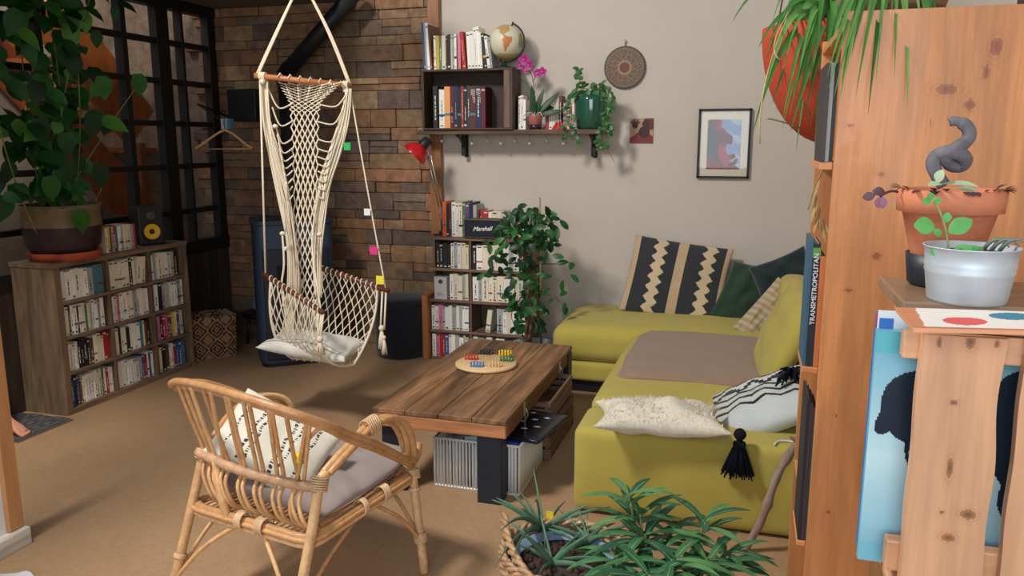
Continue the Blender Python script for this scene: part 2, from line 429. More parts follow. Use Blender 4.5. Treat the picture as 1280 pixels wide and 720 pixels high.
def row(org, rz, L, spec, where, hm=.185, hv=.02, depth=.125, group=None, seed=0, wid=None, lean=0):
    """spec: letters = books, '_' = gap, '/' switches to books leaning right..., '|' back to upright"""
    r = random.Random(seed+len(spec)*31)
    items = [c for c in spec]; n = sum(1 for c in items if c not in '_/\\|')
    base = [r.uniform(.7, 1.35) for c in items]
    tot = sum(b if c not in '_/\\|' else (0.9 if c == '_' else .0) for b, c in zip(base, items))
    ln = 0; nl_ = sum(1 for i, c in enumerate(items) if c in '/\\')
    k = (L-.012*nl_*2)/tot if wid is None else wid
    x = 0; idx = 0; F = Matrix.Translation(Vector(org)) @ Matrix.Rotation(rz, 4, 'Z')
    for b, c in zip(base, items):
        if c == '_': x += .9*k; continue
        if c == '/': ln = R(7); x += 0.004; first = True; continue     # top leans to the right
        if c == '\\': ln = -R(7); x += 0.02; continue                 # top leans to the left
        if c == '|': x += .02 if ln > 0 else .004; ln = 0; continue
        w = b*k; h = hm+r.uniform(-hv, hv)
        if ln: h = hm
        wi = w-.0012
        if ln: wi = w*math.cos(ln)-.0012
        Mx = F @ Matrix.Translation((x, r.uniform(.0, .006), .0))
        if ln > 0: Mx = Mx @ Matrix.Translation((wi/math.cos(ln), 0, 0)) @ Matrix.Rotation(ln, 4, 'Y') @ Matrix.Translation((-wi, 0, 0))
        elif ln < 0: Mx = Mx @ Matrix.Rotation(ln, 4, 'Y')
        book(wi, depth+r.uniform(-.01, .01), h, c, '%s book, %s from left %s' % (BN[c], ORD[idx] if idx < 18 else 'last', where), group or ('books '+where), Mx, r=r)
        x += w; idx += 1

# ---- low bookshelf on the left
FXb = -3.90
LB = thing('bookshelf', 'low weathered wooden bookshelf of twelve compartments filled with paperbacks under the black glass partition', 'bookshelf', (-4.06, 4.26, 0))
WD = c8(128, 104, 82); WDd = c8(112, 90, 72)
Y0, Y3 = 3.69, 4.83; cols = [3.72, 4.075, 4.453, 4.80]; TH = .905
def lb(name, a, b, col=WD, mt='woody'):
    m = MB(); m.box(a, b, jit(col, .06)); return m.build(name, M[mt], LB, .003)
lb('side_panel', (-4.225, Y0-.03, 0), (FXb, Y0+.02, TH), WD, 'woodz'); lb('side_panel', (-4.225, Y3-.025, 0), (FXb, Y3, TH), WD, 'woodz')
lb('top', (-4.228, Y0-.035, TH), (FXb+.006, Y3+.004, TH+.03)); lb('back_panel', (-4.235, Y0, .01), (-4.225, Y3, TH), c8(60, 48, 40))
lb('base_board', (-4.22, Y0+.02, .0), (FXb, Y3-.025, .035))
zs = [.035]
for k in range(3):
    z_ = .035+(k+1)*(TH-.035)/4; lb('shelf', (-4.22, Y0+.02, z_-.009), (FXb, Y3-.025, z_+.009)); zs.append(z_+.009)
for yy in cols[1:3]:
    for k in range(4):
        lb('divider', (-4.22, yy-.011, zs[k]), (FXb, yy+.011, (zs[k+1]-.018 if k < 3 else TH)), WDd, 'woodz')
specs = [[r'wwwwwwltt', r'cccccckc/cc|', r'wlcccwclk_'],
         [r'cwkwwkwcgcswwlw_', r'wcpwwcclcwcw', r'wwkls_wwlw'],
         [r'wwwwdkkdnwccrr', r'wckcwkwwwwtcnk_', r'npdrprbycvs_'],
         [r'bdbnwwwwwwccgwrww', r'wwwwwwwclbrwbw', r'ycknwwrbbt_']]
rn = ['top', 'second', 'third', 'bottom']; cn = ['left', 'middle', 'right']
for i in range(4):
    for j in range(3):
        a = cols[j]+(.012 if j else 0); b = cols[j+1]-.012
        hm = .178 if i < 2 else .172
        row((FXb-.022, a+.002, zs[3-i]+.0008), PI/2, b-a-.006, specs[i][j], 'in %s row %s compartment, weathered bookshelf' % (rn[i], cn[j]), hm, .012 if i else .006, .14, seed=i*7+j)
row((FXb-.05, 4.135, TH+.0308), PI/2, .27, r'cynlrtwwlcccslpr', 'on top of the weathered bookshelf', .165, .008, .13, seed=91)

# big pot with pothos on the left bookshelf
pc = Vector((-4.03, 3.885, TH+.0305))
PT = thing('potted_pothos', 'large climbing pothos in a dark glazed pot on the left end of the weathered bookshelf', 'potted plant', pc)
m = MB(); m.lathe([(.11, 0), (.19, .0), (.205, .045), (.20, .05), (.11, .02)], pc, c8(170, 74, 44)); m.build('saucer', M['clay'], PT)
m = MB(); gz = [c8(52, 34, 40)]*3+[c8(118, 98, 66)]*3+[c8(60, 40, 30)]*3
m.lathe([(.155, .022), (.205, .09), (.222, .20), (.222, .205), (.215, .30), (.228, .335), (.215, .335), (.20, .30), (.0001, .29)], pc, gz); m.build('pot', M['satin'], PT)
m = MB(); m.lathe([(.19, .296), (.1, .305), (.0001, .31)], pc, c8(46, 34, 26), 24); m.build('soil', M['soil'], PT)
lr = random.Random(12)
stems = MB(); lv = MB()
greens = [(28, 78, 34), (34, 92, 40), (24, 64, 30), (44, 104, 42), (22, 56, 30), (84, 142, 56)]
vine_px = [((60, 300), (30, 150), (20, -30)), ((70, 300), (90, 180), (60, 0)), ((80, 300), (110, 220), (95, 60)), ((50, 300), (0, 200), (-20, 60)), ((85, 300), (120, 260), (135, 215)), ((75, 300), (60, 120), (120, -20)), ((60, 280), (140, 150), (170, 110)), ((90, 290), (100, 330), (98, 262))]
for a, b, c_ in vine_px:
    pts = [OX(a[0], a[1], -4.02)]
    for i in range(1, 15):
        t = i/14; q = [a[k]*(1-t)**2+2*b[k]*t*(1-t)+c_[k]*t*t for k in (0, 1)]
        pts.append(OX(q[0], q[1], -4.02+.18*math.sin(t*3+a[0])*t+.05))
    stems.tube(pts, .004, c8(110, 128, 74), 5)
for k in range(185):
    px = lr.gauss(62, 42); py = lr.uniform(-25, 245)
    if px > 150 or px < -30: px = lr.uniform(0, 110)
    if px > 95 and py > 60 and lr.random() < .5: px -= 60
    if px > 125: py = min(py, 150)
    p = OX(px, py, -4.05+lr.uniform(-.12, .28))
    Lf = lr.uniform(.09, .17); d = Vector((lr.uniform(-.1, .6), lr.uniform(-.5, .6), lr.uniform(-1, -.1))); nn = Vector((1, lr.uniform(-.6, .2), lr.uniform(.0, .8)))
    leaf(lv, p, d, nn, Lf, Lf*.8, jit(c8(*lr.choice(greens)), .15, lr), .4, 7, 'heart', .2)
for px, py in ((171, 92), (47, 148), (112, 142), (98, 262), (98, 262), (126, 95), (60, 220), (88, 66), (85, 30), (122, 205)):
    leaf(lv, OX(px, py, -3.80), (.1, .1, -1), (1, -.3, .3), .15, .125, jit(c8(*lr.choice(greens[3:])), .1, lr), .35, 8, 'heart', .2)
stems.build('vine', M['bark'], PT); lv.build('leaves', M['leaf'], PT)

# studio speaker on the bookshelf
sc_ = Vector((-4.05, 4.62, TH+.03))
SP = thing('studio_monitor', 'black studio monitor speaker with yellow cone at the right end on the weathered bookshelf', 'speaker', sc_, R(58))
m = MB(); m.box((-.085, -.11, .0), (.085, .12, .27), BK); m.build('cabinet', M['black'], SP, .012, True)
Ry = Matrix.Rotation(R(90), 4, 'X')
m = MB(); m.lathe([(.068, -.008), (.067, .006), (.060, .008), (.052, .002)], (0, -.112, .095), c8(30, 30, 32), 28, Ry, caps=False); m.build('woofer_ring', M['satin'], SP, 0, True)
m = MB(); m.lathe([(.053, .003), (.03, .0), (.018, -.001), (.0001, -.001)], (0, -.112, .095), c8(232, 182, 44), 28, Ry, caps=False); m.build('woofer_cone', M['satin'], SP, 0, True)
m = MB(); m.sphere((0, -.111, .095), .018, c8(40, 36, 30)); m.build('dust_cap', M['satin'], SP, 0, True)
m = MB(); m.lathe([(.032, -.004), (.03, .003), (.018, .001), (.0001, .006)], (0, -.112, .205), c8(70, 64, 50), 24, Ry, caps=False); m.build('tweeter', M['satin'], SP, 0, True)

# patterned storage basket, dark tube bag and grey cap beyond the shelf
def kilim(u, v):
    a = (u*2.5) % 1-.5; b = (v*2.2) % 1-.5; q = abs(a)+abs(b)
    return c8(38, 28, 24) if (.36 < q < .47 or .18 < q < .27 or q < .07 or .62 < q < .7) else c8(158, 118, 84)
bq = OZ(265, 452); bq = Vector((-3.98, 5.10, 0))
BS = thing('storage_basket', 'fabric storage basket with brown and black diamond pattern beside the weathered bookshelf', 'basket', bq, R(52))
m = MB()
Lb, Hb, Db = .34, .33, .24
def wallq(p0, p1):
    p0 = Vector(p0); p1 = Vector(p1)
    m.grid(lambda u, v: p0.lerp(p1, u)*(1+.06*v)+Vector((0, 0, v*Hb)), 44, 44, kilim, False)
cs = [(-Lb/2, -Db/2, 0), (Lb/2, -Db/2, 0), (Lb/2, Db/2, 0), (-Lb/2, Db/2, 0)]
for k in range(4): wallq(cs[k], cs[(k+1) % 4])
m.box((-Lb/2+.002, -Db/2+.002, .0), (Lb/2-.002, Db/2-.002, .01), c8(60, 46, 36))
o = m.build('body', M['fabric'], BS, 0, True); o.modifiers.new('s', 'SOLIDIFY').thickness = -.006
m = MB(); m.tube([(-.06, -Db/2*1.06-.005, Hb-.02), (-.05, -Db/2-.02, Hb+.04), (.05, -Db/2-.02, Hb+.04), (.06, -Db/2*1.06-.005, Hb-.02)], .006, c8(60, 40, 28)); m.build('handle', M['fabric'], BS, 0, True)
u0 = OX(246, 330, -4.12)
UM = thing('umbrella', 'dark striped folded umbrella leaning in the corner behind the patterned basket', 'umbrella', (-4.10, 4.99, 0))
m = MB(); A0 = Vector((-4.16, 4.90, .02)); A1 = Vector((-4.18, 4.92, .70)); pts = [A0.lerp(A1, t/20) for t in range(21)]
m.tube(pts, [.012+.03*math.sin(PI*min(1, t/20*1.1)) for t in range(21)], c8(26, 28, 34), 10); m.build('canopy', M['fabric'], UM)
m = MB(); m.tube([A1, A1+Vector((0, .01, .05)), A1+Vector((.02, .02, .08)), A1+Vector((.05, .03, .06))], .008, c8(40, 34, 30)); m.build('handle', M['black'], UM)
m = MB(); cp = Vector((-3.80, 5.60, .29))
def capf(u, v):
    a = u*2*PI; r = math.sin(v*PI/2); h = math.cos(v*PI/2)
    return cp+Vector((.12*r*math.cos(a)+.02, .07*r*math.sin(a)*1.4, .15*h*(1+.08*math.sin(5*a)*r)))
hat = thing('helmet', 'pale grey-blue rounded helmet hung in the dark corner left of the stove', 'helmet', cp)
m.grid(capf, 24, 10, c8(120, 134, 150)); ob = m.build('shell', M['satin'], hat); ob.modifiers.new('s', 'SOLIDIFY').thickness = .006
m = MB(); m.tube([cp+Vector((-.1, 0, 0)), cp+Vector((-.05, -.04, -.10)), cp+Vector((.07, -.04, -.10)), cp+Vector((.13, 0, 0))], .004, BK); m.build('strap', M['black'], hat)
# low dark stool on which the helmet rests
ST = thing('side_stool', 'low black stool in the dark corner carrying the grey helmet', 'stool', (-3.80, 5.60, 0))
m = MB(); m.lathe([(.17, .228), (.18, .235), (.18, .255), (.17, .262), (.0001, .262)], (-3.80, 5.60, 0), BK); m.build('seat', M['black'], ST)
for k in range(4):
    a = PI/4+k*PI/2; m = MB(); m.tube([(-3.80+.12*math.cos(a), 5.60+.12*math.sin(a), .23), (-3.80+.15*math.cos(a), 5.60+.15*math.sin(a), 0)], .012, BK); m.build('leg', M['black'], ST)

# coat rack and hanger
CRK = thing('coat_rack', 'dark wall-mounted coat rack on the stone wall left of the flue pipe', 'coat rack', OY(305, 150, WY-.04))
p = OY(312, 152, WY-.04); q = OY(312, 112, WY-.04)
m = MB(); m.box((p.x-.13, WY-.14, p.z), (p.x+.13, WY-.04, q.z), c8(24, 24, 28)); m.build('box', M['black'], CRK, .006)
m = MB(); m.tube([(p.x-.13, WY-.10, p.z+.03), (p.x-.13, 5.3, p.z+.12), (-3.50, 4.78, 1.79)], .009, BK); m.build('arm', M['black'], CRK)
HG = thing('coat_hanger', 'pale wooden coat hanger hanging empty before the dark glass partition', 'coat hanger', OY(280, 187, 4.75))
hp = lambda x, y: OY(x, y, 4.75)
m = MB(); m.tube(smooth_path([hp(244, 186), hp(250, 182), hp(270, 168), hp(279, 163), (hp(282, 163)), hp(292, 168), hp(308, 181), hp(315, 185)], 4), .008, c8(200, 156, 104), 8); m.build('shoulder', M['pinex'], HG)
m = MB(); m.tube([hp(250, 186.5), hp(312, 186)], .0045, c8(190, 140, 92), 6); m.build('bar', M['pinex'], HG)
m = MB(); m.tube(smooth_path([hp(280, 164), hp(280, 155), hp(284, 151), hp(283, 147), hp(278, 147)], 5), .003, c8(150, 150, 150), 6); m.build('hook', M['metal'], HG)
m = MB()
for dx, cc in ((-2, (150, 160, 170)), (3, (120, 150, 170)), (7, (60, 110, 130)), (10, (50, 90, 120))):
    a = hp(280+dx, 152); m.box((a.x-.009, a.y-.006, a.z-.05), (a.x+.009, a.y+.006, a.z+.02), c8(*cc))
tag(m.build('clothes_pegs', M['satin']), 'bunch of grey and blue clothes pegs clipped over the coat hanger hook', 'clothes pegs')

# ---- pellet stove with its flue
sv = Vector((-3.27, 5.22, 0)); sa = R(38)
SV = thing('pellet_stove', 'tall dark blue-grey steel pellet stove against the stone wall behind the hanging chair', 'stove', sv, sa)
def rrect(w, d, r, n=6):
    out = []
    for cx, cy, a0 in ((w/2-r, -d/2+r, -90), (w/2-r, d/2-r, 0), (-w/2+r, d/2-r, 90), (-w/2+r, -d/2+r, 180)):
        for k in range(n+1): a = R(a0+90*k/n); out.append((cx+r*math.cos(a), cy+r*math.sin(a)))
    return out
def prism(m, prof, z0, z1, col, sm=False):
    n = len(prof); m.add([(x, y, z0) for x, y in prof]+[(x, y, z1) for x, y in prof], [tuple(range(n-1, -1, -1)), tuple(range(n, 2*n))]+[(k, (k+1) % n, n+(k+1) % n, n+k) for k in range(n)], col, sm)
SB = c8(46, 62, 84)
m = MB(); prism(m, rrect(.56, .40, .07), .03, 1.05, SB); m.build('body', M['satin'], SV, .004, True)
m = MB(); prism(m, rrect(.58, .42, .08), 1.05, 1.085, c8(38, 52, 72)); m.build('top', M['satin'], SV, .006, True)
m = MB(); prism(m, rrect(.54, .38, .07), 0, .03, BK); m.build('plinth', M['black'], SV, 0, True)
m = MB(); m.box((-.235, -.212, .05), (.235, -.19, .88), c8(22, 32, 48)); m.build('door', M['satin'], SV, .01, True)
m = MB(); m.box((-.14, -.2145, .40), (.14, -.205, .76), c8(8, 10, 14)); m.build('door_window', M['gloss'], SV, .004, True)
m = MB(); m.tube([(.17, -.215, .42), (.17, -.24, .44), (.17, -.24, .66), (.17, -.215, .68)], .008, c8(60, 64, 70)); m.build('door_handle', M['metal'], SV, 0, True)
fx = OY(355, 92, 5.56); fy = OY(355, 250, 5.56); ft = OY(446, -12, 5.56)
FP = thing('flue_pipe', 'black flue pipe rising behind the stove and bending diagonally up the stone wall', 'flue pipe', (fy.x, 5.56, .3))
m = MB(); m.tube([(fx.x, 5.56, .3), (fx.x, 5.56, fx.z-.05)], .05, c8(18, 19, 24), 20); m.build('upright', M['black'], FP)
m = MB(); m.tube([(fx.x, 5.56, fx.z-.08), (fx.x, 5.56, fx.z), (fx.x+.05, 5.56, fx.z+.05)], .056, c8(20, 21, 26), 20); m.build('elbow', M['black'], FP)
m = MB(); m.tube([(fx.x+.01, 5.56, fx.z), ft], .058, c8(20, 22, 30), 20); m.build('diagonal', M['black'], FP)

# pouf
pf = Vector((-2.55, 5.555, 0))
PF = thing('pouf', 'black round fabric pouf on the floor between the stove and the wall shelves', 'pouf', pf)
m = MB(); m.lathe([(.175, 0), (.19, .015), (.2, .1), (.203, .25), (.2, .38), (.192, .412)], pf, c8(22, 24, 34), 40); m.build('body', M['fabric'], PF)
m = MB(); m.lathe([(.194, .413), (.204, .42), (.204, .445), (.18, .462), (.1, .468), (.0001, .47)], pf, c8(26, 28, 40), 40); m.build('lid', M['fabric'], PF)

# ================================================================== LOW WALL SHELF BY THE POST
LSX0, LSX1, LSF = -2.285, -1.50, 5.50
LS = thing('wall_bookshelf', 'plank bookshelf of four crowded tiers below the hanging shelf beside the stone wall', 'bookshelf', (-1.9, 5.65, 0))
WS = c8(124, 96, 76)
def lsb(name, a, b, col=WS, mt='woodx'):
    m = MB(); m.box(a, b, jit(col, .05)); return m.build(name, M[mt], LS, .003)
lz = [.0, .212, .449, .688, .922]
lsb('bottom_board', (LSX0, LSF, 0.0), (LSX1, WY-.002, .018))
for k in (1, 2, 3, 4): lsb('shelf', (LSX0+(.035 if k == 4 else 0), LSF, lz[k]), (LSX1, WY-.062, lz[k]+.02))
lsb('side_panel', (LSX1, LSF, 0), (LSX1+.022, WY-.06, .942), WS, 'woodz')
lsb('side_panel', (LSX0-.045, LSF-.04, 0), (LSX0, LSF+.22, .50), c8(166, 104, 62), 'pinez')
lsb('back_board', (LSX0, WY-.06, .02), (LSX1, WY-.05, .94), c8(96, 80, 66), 'woodz')
lsb('side_panel', (LSX0+.012, LSF+.06, .512), (LSX0+.03, WY-.062, .92), WS, 'woodz')
MX = -1.955
tops = [.212, .449, .688, .922]; bots = [.018, .232, .469, .708]
for k in range(4): lsb('divider', (MX-.008, LSF+.005, bots[k]), (MX+.008, WY-.062, tops[k]), c8(116, 92, 74), 'woodz')
row((LSX0+.055, LSF+.02, bots[3]), 0, MX-.012-LSX0-.06, r'kkkkwlwcc', 'on uppermost tier left half, plank bookshelf', .188, .012, .15, seed=1)
row((MX+.012, LSF+.02, bots[3]), 0, .43, r'kwcccwwlwcw', 'on uppermost tier right half, plank bookshelf', .19, .012, .15, seed=2)
row((LSX0+.16, LSF+.02, bots[2]), 0, MX-.012-LSX0-.17, r'wcclc', 'on second tier left half, plank bookshelf', .188, .012, .15, seed=3)
row((MX+.012, LSF+.02, bots[2]), 0, .43, r'wlcwccwwcww', 'on second tier right half, plank bookshelf', .19, .012, .15, seed=4)
row((LSX0+.01, LSF+.02, bots[1]), 0, MX-.012-LSX0-.02, r'wwplwwlwlww', 'on third tier left half, plank bookshelf', .185, .01, .15, seed=5)
row((MX+.105, LSF+.02, bots[1]), 0, .25, r'/c|', 'leaning beside the gap, plank bookshelf third tier', .17, .01, .15, seed=6, wid=.045)
row((MX+.20, LSF+.02, bots[1]), 0, .23, r'lwcwlw', 'right of the gap, plank bookshelf third tier', .18, .01, .15, seed=8)
row((LSX0+.01, LSF+.02, bots[0]), 0, MX-.012-LSX0-.02, r'wprrbwwlwlw', 'on bottom tier left half, plank bookshelf', .17, .012, .15, seed=7)
row((MX+.012, LSF+.02, bots[0]), 0, .43, r'wlwwrwwlbwwl', 'on bottom tier right half, plank bookshelf', .17, .012, .15, seed=9)
m = MB(); a = Vector((LSX0+.04, LSF+.01, bots[2])); m.box(a, a+Vector((.10, .10, .17)), c8(190, 188, 186))
m.box(a+Vector((.02, -.001, .03)), a+Vector((.08, .0, .034)), c8(90, 90, 92)); m.box(a+Vector((.02, -.001, .045)), a+Vector((.06, .0, .049)), c8(90, 90, 92))
m.lathe([(.018, 0), (.0001, .0008)], a+Vector((.05, 0, .135)), c8(60, 64, 70), 20, Ry)
bx = m.build('packaging_box', M['paper'], None, .002); tag(bx, 'small light grey cardboard box on the second tier of the plank bookshelf', 'box')
# things on its top board
ztop = .9425
row((LSX0+.09, LSF+.07, ztop), 0, .27, r'okmwwcgvdl', 'in tall row behind the radio speaker', .25, .012, .17, seed=21)
row((LSX0+.36, LSF+.13, ztop), 0, .21, r'rrwccs', 'in shorter row behind the radio speaker', .19, .01, .12, seed=22)
row((LSX0+.575, LSF+.13, ztop), 0, .16, r'scnw', 'on plank bookshelf top beside the ficus', .165, .01, .12, seed=23)
ra = OY(580, 297, 5.5); rb = OY(628, 272, 5.5)
RA = thing('radio_speaker', 'black rectangular speaker with white script lettering and gold trim on top of the plank bookshelf', 'speaker', ((ra.x+rb.x)/2, 5.54, ztop))
wR = (rb.x-ra.x)/2; hR = .148
m = MB(); m.box((-wR, -.05, 0), (wR, .02, hR), c8(24, 24, 28)); m.build('case', M['black'], RA, .008, True)
m = MB(); m.box((-wR+.012, -.0535, .012), (wR-.012, -.045, hR-.012), c8(40, 44, 54)); m.build('grille', M['fabric'], RA, .002, True)
m = MB()
for a, b in (((-wR+.007, -.056, .007), (wR-.007, -.05, .0105)), ((-wR+.007, -.056, hR-.0105), (wR-.007, -.05, hR-.007)), ((-wR+.007, -.056, .007), (-wR+.0105, -.05, hR-.007)), ((wR-.0105, -.056, .007), (wR-.007, -.05, hR-.007))): m.box(a, b, c8(170, 160, 130))
m.build('trim', M['metal'], RA, 0, True)
m = MB(); m.box((-.09, -.03, hR), (.09, .0, hR+.003), c8(150, 130, 70)); m.build('control_panel', M['metal'], RA, 0, True)
text('lettering', 'Marshall', .043, (((ra.x+rb.x)/2), 5.54-.056, ztop+hR*.5), (1, 0, .05), (0, 0, 1), c8(240, 240, 236), M['satin'], RA, .001, .35, 'CENTER', 1.0)

# red clamp lamp
LP = thing('clamp_lamp', 'red dome lamp on a silver sprung arm below the hanging shelf', 'lamp', OY(552, 296, 5.58))
hd = OY(521, 190, 5.42); ax = (OY(537, 173, 5.46)-hd).normalized(); Rq = ax.to_track_quat('Z', 'Y').to_matrix().to_4x4()
m = MB(); RC = c8(190, 24, 30)
m.lathe([(.095, -.035), (.094, -.02), (.085, .01), (.062, .04), (.038, .058)], hd, RC, 32, Rq, caps=False)
ob = m.build('lamp_shade', M['gloss'], LP)
m = MB(); m.lathe([(.093, -.034), (.090, -.02), (.081, .008), (.058, .036), (.0001, .05)], hd, c8(200, 204, 206), 32, Rq, caps=False); m.build('reflector', M['satin'], LP)
m = MB(); m.lathe([(.0001, -.02), (.018, -.012), (.024, .005), (.018, .022), (.01, .04)], hd, c8(222, 220, 214), 16, Rq); m.build('bulb', M['gloss'], LP)
m = MB(); m.lathe([(.038, .055), (.04, .065), (.034, .12), (.02, .13), (.0001, .132)], hd, c8(24, 26, 30), 24, Rq); m.build('socket', M['black'], LP)
j0 = OY(537, 197, 5.47); j1 = OY(551, 262, 5.60)
for dx in (-.012, .012):
    m = MB(); m.tube([j0+Vector((dx, 0, 0)), j1+Vector((dx, 0, 0))], .0042, c8(200, 202, 204), 6); m.build('arm', M['metal'], LP)
m = MB(); m.tube([hd+ax*.07, j0+Vector((0, 0, .02)), j0], .007, c8(170, 172, 174), 8); m.build('neck', M['metal'], LP)
m = MB(); m.box(j0-Vector((.02, .006, .012)), j0+Vector((.02, .006, .012)), c8(190, 190, 190)); m.build('joint', M['metal'], LP, .002)
m = MB(); m.tube([j1+Vector((0, 0, .01)), Vector((j1.x, 5.62, ztop+.03))], .006, c8(150, 150, 152)); m.box((j1.x-.012, j1.y-.012, j1.z-.03), (j1.x+.012, j1.y+.012, j1.z+.02), c8(180, 180, 182)); m.build('post', M['metal'], LP)
m = MB(); m.box((j1.x-.02, 5.60, ztop), (j1.x+.02, 5.645, ztop+.035), BK); m.build('clamp', M['black'], LP, .003)

# ================================================================== HANGING SHELF
HZ = 1.728
DW = c8(98, 72, 54)
HS = thing('hanging_shelf', 'long dark plank shelf on two black iron brackets across the stone and plaster walls', 'shelf', (-1.66, 5.7, 1.69))
m = MB(); m.box((-2.37, 5.55, HZ-.034), (-.975, WY-.062, HZ), DW); m.build('plank', M['woodx'], HS, .003)
m = MB(); m.box((-2.262, WY-.063, HZ-.034), (-.975, WY-.001, HZ), DW); m.build('rear_plank', M['woodx'], HS, .003)
for px in (572, 738):
    b = OY(px, 172, 5.60); m = MB(); x = b.x
    m.box((x-.016, 5.585, HZ-.040), (x+.016, WY-.001, HZ-.0345), BK); m.box((x-.016, 5.72, HZ-.19), (x+.016, 5.728, HZ-.036), BK)
    m.box((x-.016, WY-.012, HZ-.20), (x+.016, WY-.001, HZ-.036), BK)
    m.tube(bez((x, 5.60, HZ-.043), (x, 5.70, HZ-.06), (x, WY-.012, HZ-.19), 8), .011, BK, 8); m.build('bracket', M['black'], HS, .002)
for k, px in enumerate((552, 590, 609, 626, 643, 662, 683, 704, 724)):
    p = OY(px, 176+(3 if k % 2 else 0), 5.66); m = MB(); m.tube([(p.x, 5.66, HZ-.0345), (p.x, 5.66, p.z+.01)], .0015, c8(120, 116, 110), 5); m.sphere((p.x, 5.66, p.z), .0125, c8(214, 208, 196))
    tag(m.build('hanging_bell', M['gloss']), 'small round silver bell hanging under the plank shelf, %s from its left end' % ORD[k], 'bell', 'silver bells under the hanging shelf')

cx0, cx1, cf, cz0, cz1 = -2.325, -1.635, 5.53, HZ, 2.155
KR = thing('wooden_crate', 'dark stained wooden crate lying on its side on the hanging shelf with books inside', 'crate', (-1.98, 5.65, HZ))
KC = c8(70, 50, 40)
m = MB(); m.box((cx0, cf, cz1-.016), (cx1, 5.735, cz1), KC); m.build('top_board', M['woodx'], KR, .003)
m = MB(); m.box((cx0, cf, cz0), (cx1, 5.735, cz0+.012), KC); m.build('bottom_board', M['woodx'], KR, .003)
for a in (cx0, cx1-.018):
    m = MB(); m.box((a, cf, cz0+.012), (a+.018, 5.735, cz1-.016), KC); m.build('end_board', M['woodz'], KR, .003)
m = MB(); m.box((cx1-.065, cf-.001, cz0+.012), (cx1-.018, cf+.02, cz1-.016), c8(104, 80, 64)); m.build('corner_post', M['woodz'], KR, .003)
m = MB(); m.box((cx0, 5.72, cz0+.012), (cx1, 5.735, cz1-.016), c8(56, 40, 34)); m.build('back_board', M['woodx'], KR)
# books inside the crate, sized and coloured one by one: (width, height, colour, words)
x = cx0+.075; ycr = cf+.03
kb = [(.036, .30, 'k', None), (-.012, 0, 0, 0), (.042, .275, 'w', None), (.044, .295, 'o', None), (.028, .295, 'm', None), (.030, .295, 'd', None), (.028, .29, 'k', None), (.016, .295, 'r', None), (.030, .29, 'k', None), (.020, .30, 'l', None),
      (.044, .295, 'n', 'KEN FOLLETT'), (.040, .295, 'd', 'KEN FOLLETT'), (.034, .29, 'm', None)]
cc = {'o': (224, 160, 96), 'l': (50, 62, 70), 'n': (92, 44, 36), 'd': (30, 42, 84), 'm': (96, 26, 40)}
k = 0; sv_bc = dict(BC); BC.update(cc)
for w, h, c, t in kb:
    if w < 0: x -= w; continue
    o = book(w-.001, .15, h, c, '%s book, %s from left inside the dark crate on the hanging shelf' % ({'o': 'pale orange', 'l': 'dark slate', 'n': 'red brown', 'm': 'dark crimson'}.get(c, BN[c]), ORD[k]), 'books inside the dark crate', Matrix.Translation((x, ycr, cz0+.0125)), r=random.Random(k))
    if t: text('lettering', 'KEN', .021, (x+w*.32, ycr-.0012, cz0+.285), (0, 0, -1), (1, 0, 0), c8(220, 200, 190), M['paper'], o, .0004); text('lettering', 'FOLLETT', .024, (x+w*.68, ycr-.0012, cz0+.285), (0, 0, -1), (1, 0, 0), c8(220, 200, 190), M['paper'], o, .0004)
    x += w; k += 1
BC.clear(); BC.update(sv_bc)
# books on the crate
zt = cz1+.0005
tb = [(.014, .33, 'b', -3), (.014, .33, 'l', -3), (.020, .325, 'w', -3), (.016, .315, 'n', -3), ('g', 0, 0, 0), (.016, .235, 'w', 0), (.026, .235, 'y', 0), (.020, .225, 'g', 0), (.030, .235, 'c', 0), (.012, .225, 'k', 0), (.026, .24, 'k', 0), (.014, .235, 's', 0), (.014, .23, 'l', 0), (.016, .24, 'w', 0), ('g', 0, 0, 0),
      (.022, .235, 'p', -1), (.028, .255, 'r', -5), ('g', 0, 0, 0), (.026, .25, 'w', -3), (.028, .255, 'w', -3), (.022, .28, 'w', -3), (.020, .285, 'w', -3), (.016, .245, 'w', -3), ('g', 0, 0, 0), (.024, .24, 'k', -7), (.020, .22, 'w', -7), (.018, .2, 'l', -7)]
x = cx0+.02; k = 0
for w, h, c, a in tb:
    if w == 'g': x += .012; continue
    if k == 14: x += .012
    wi = (w-.0012)
    book(wi*math.cos(R(a)), .19 if h > .3 else .15, h, c, '%s book, %s from left on top of the dark crate' % (BN[c], ORD[k] if k < 18 else ['nineteenth', 'twentieth', 'twenty-first', 'twenty-second', 'twenty-third'][k-18]), 'books on top of the dark crate', Matrix.Translation((x, cf+.01, zt)) @ Matrix.Rotation(R(a), 4, 'Y'), r=random.Random(k+50))
    x += w; k += 1
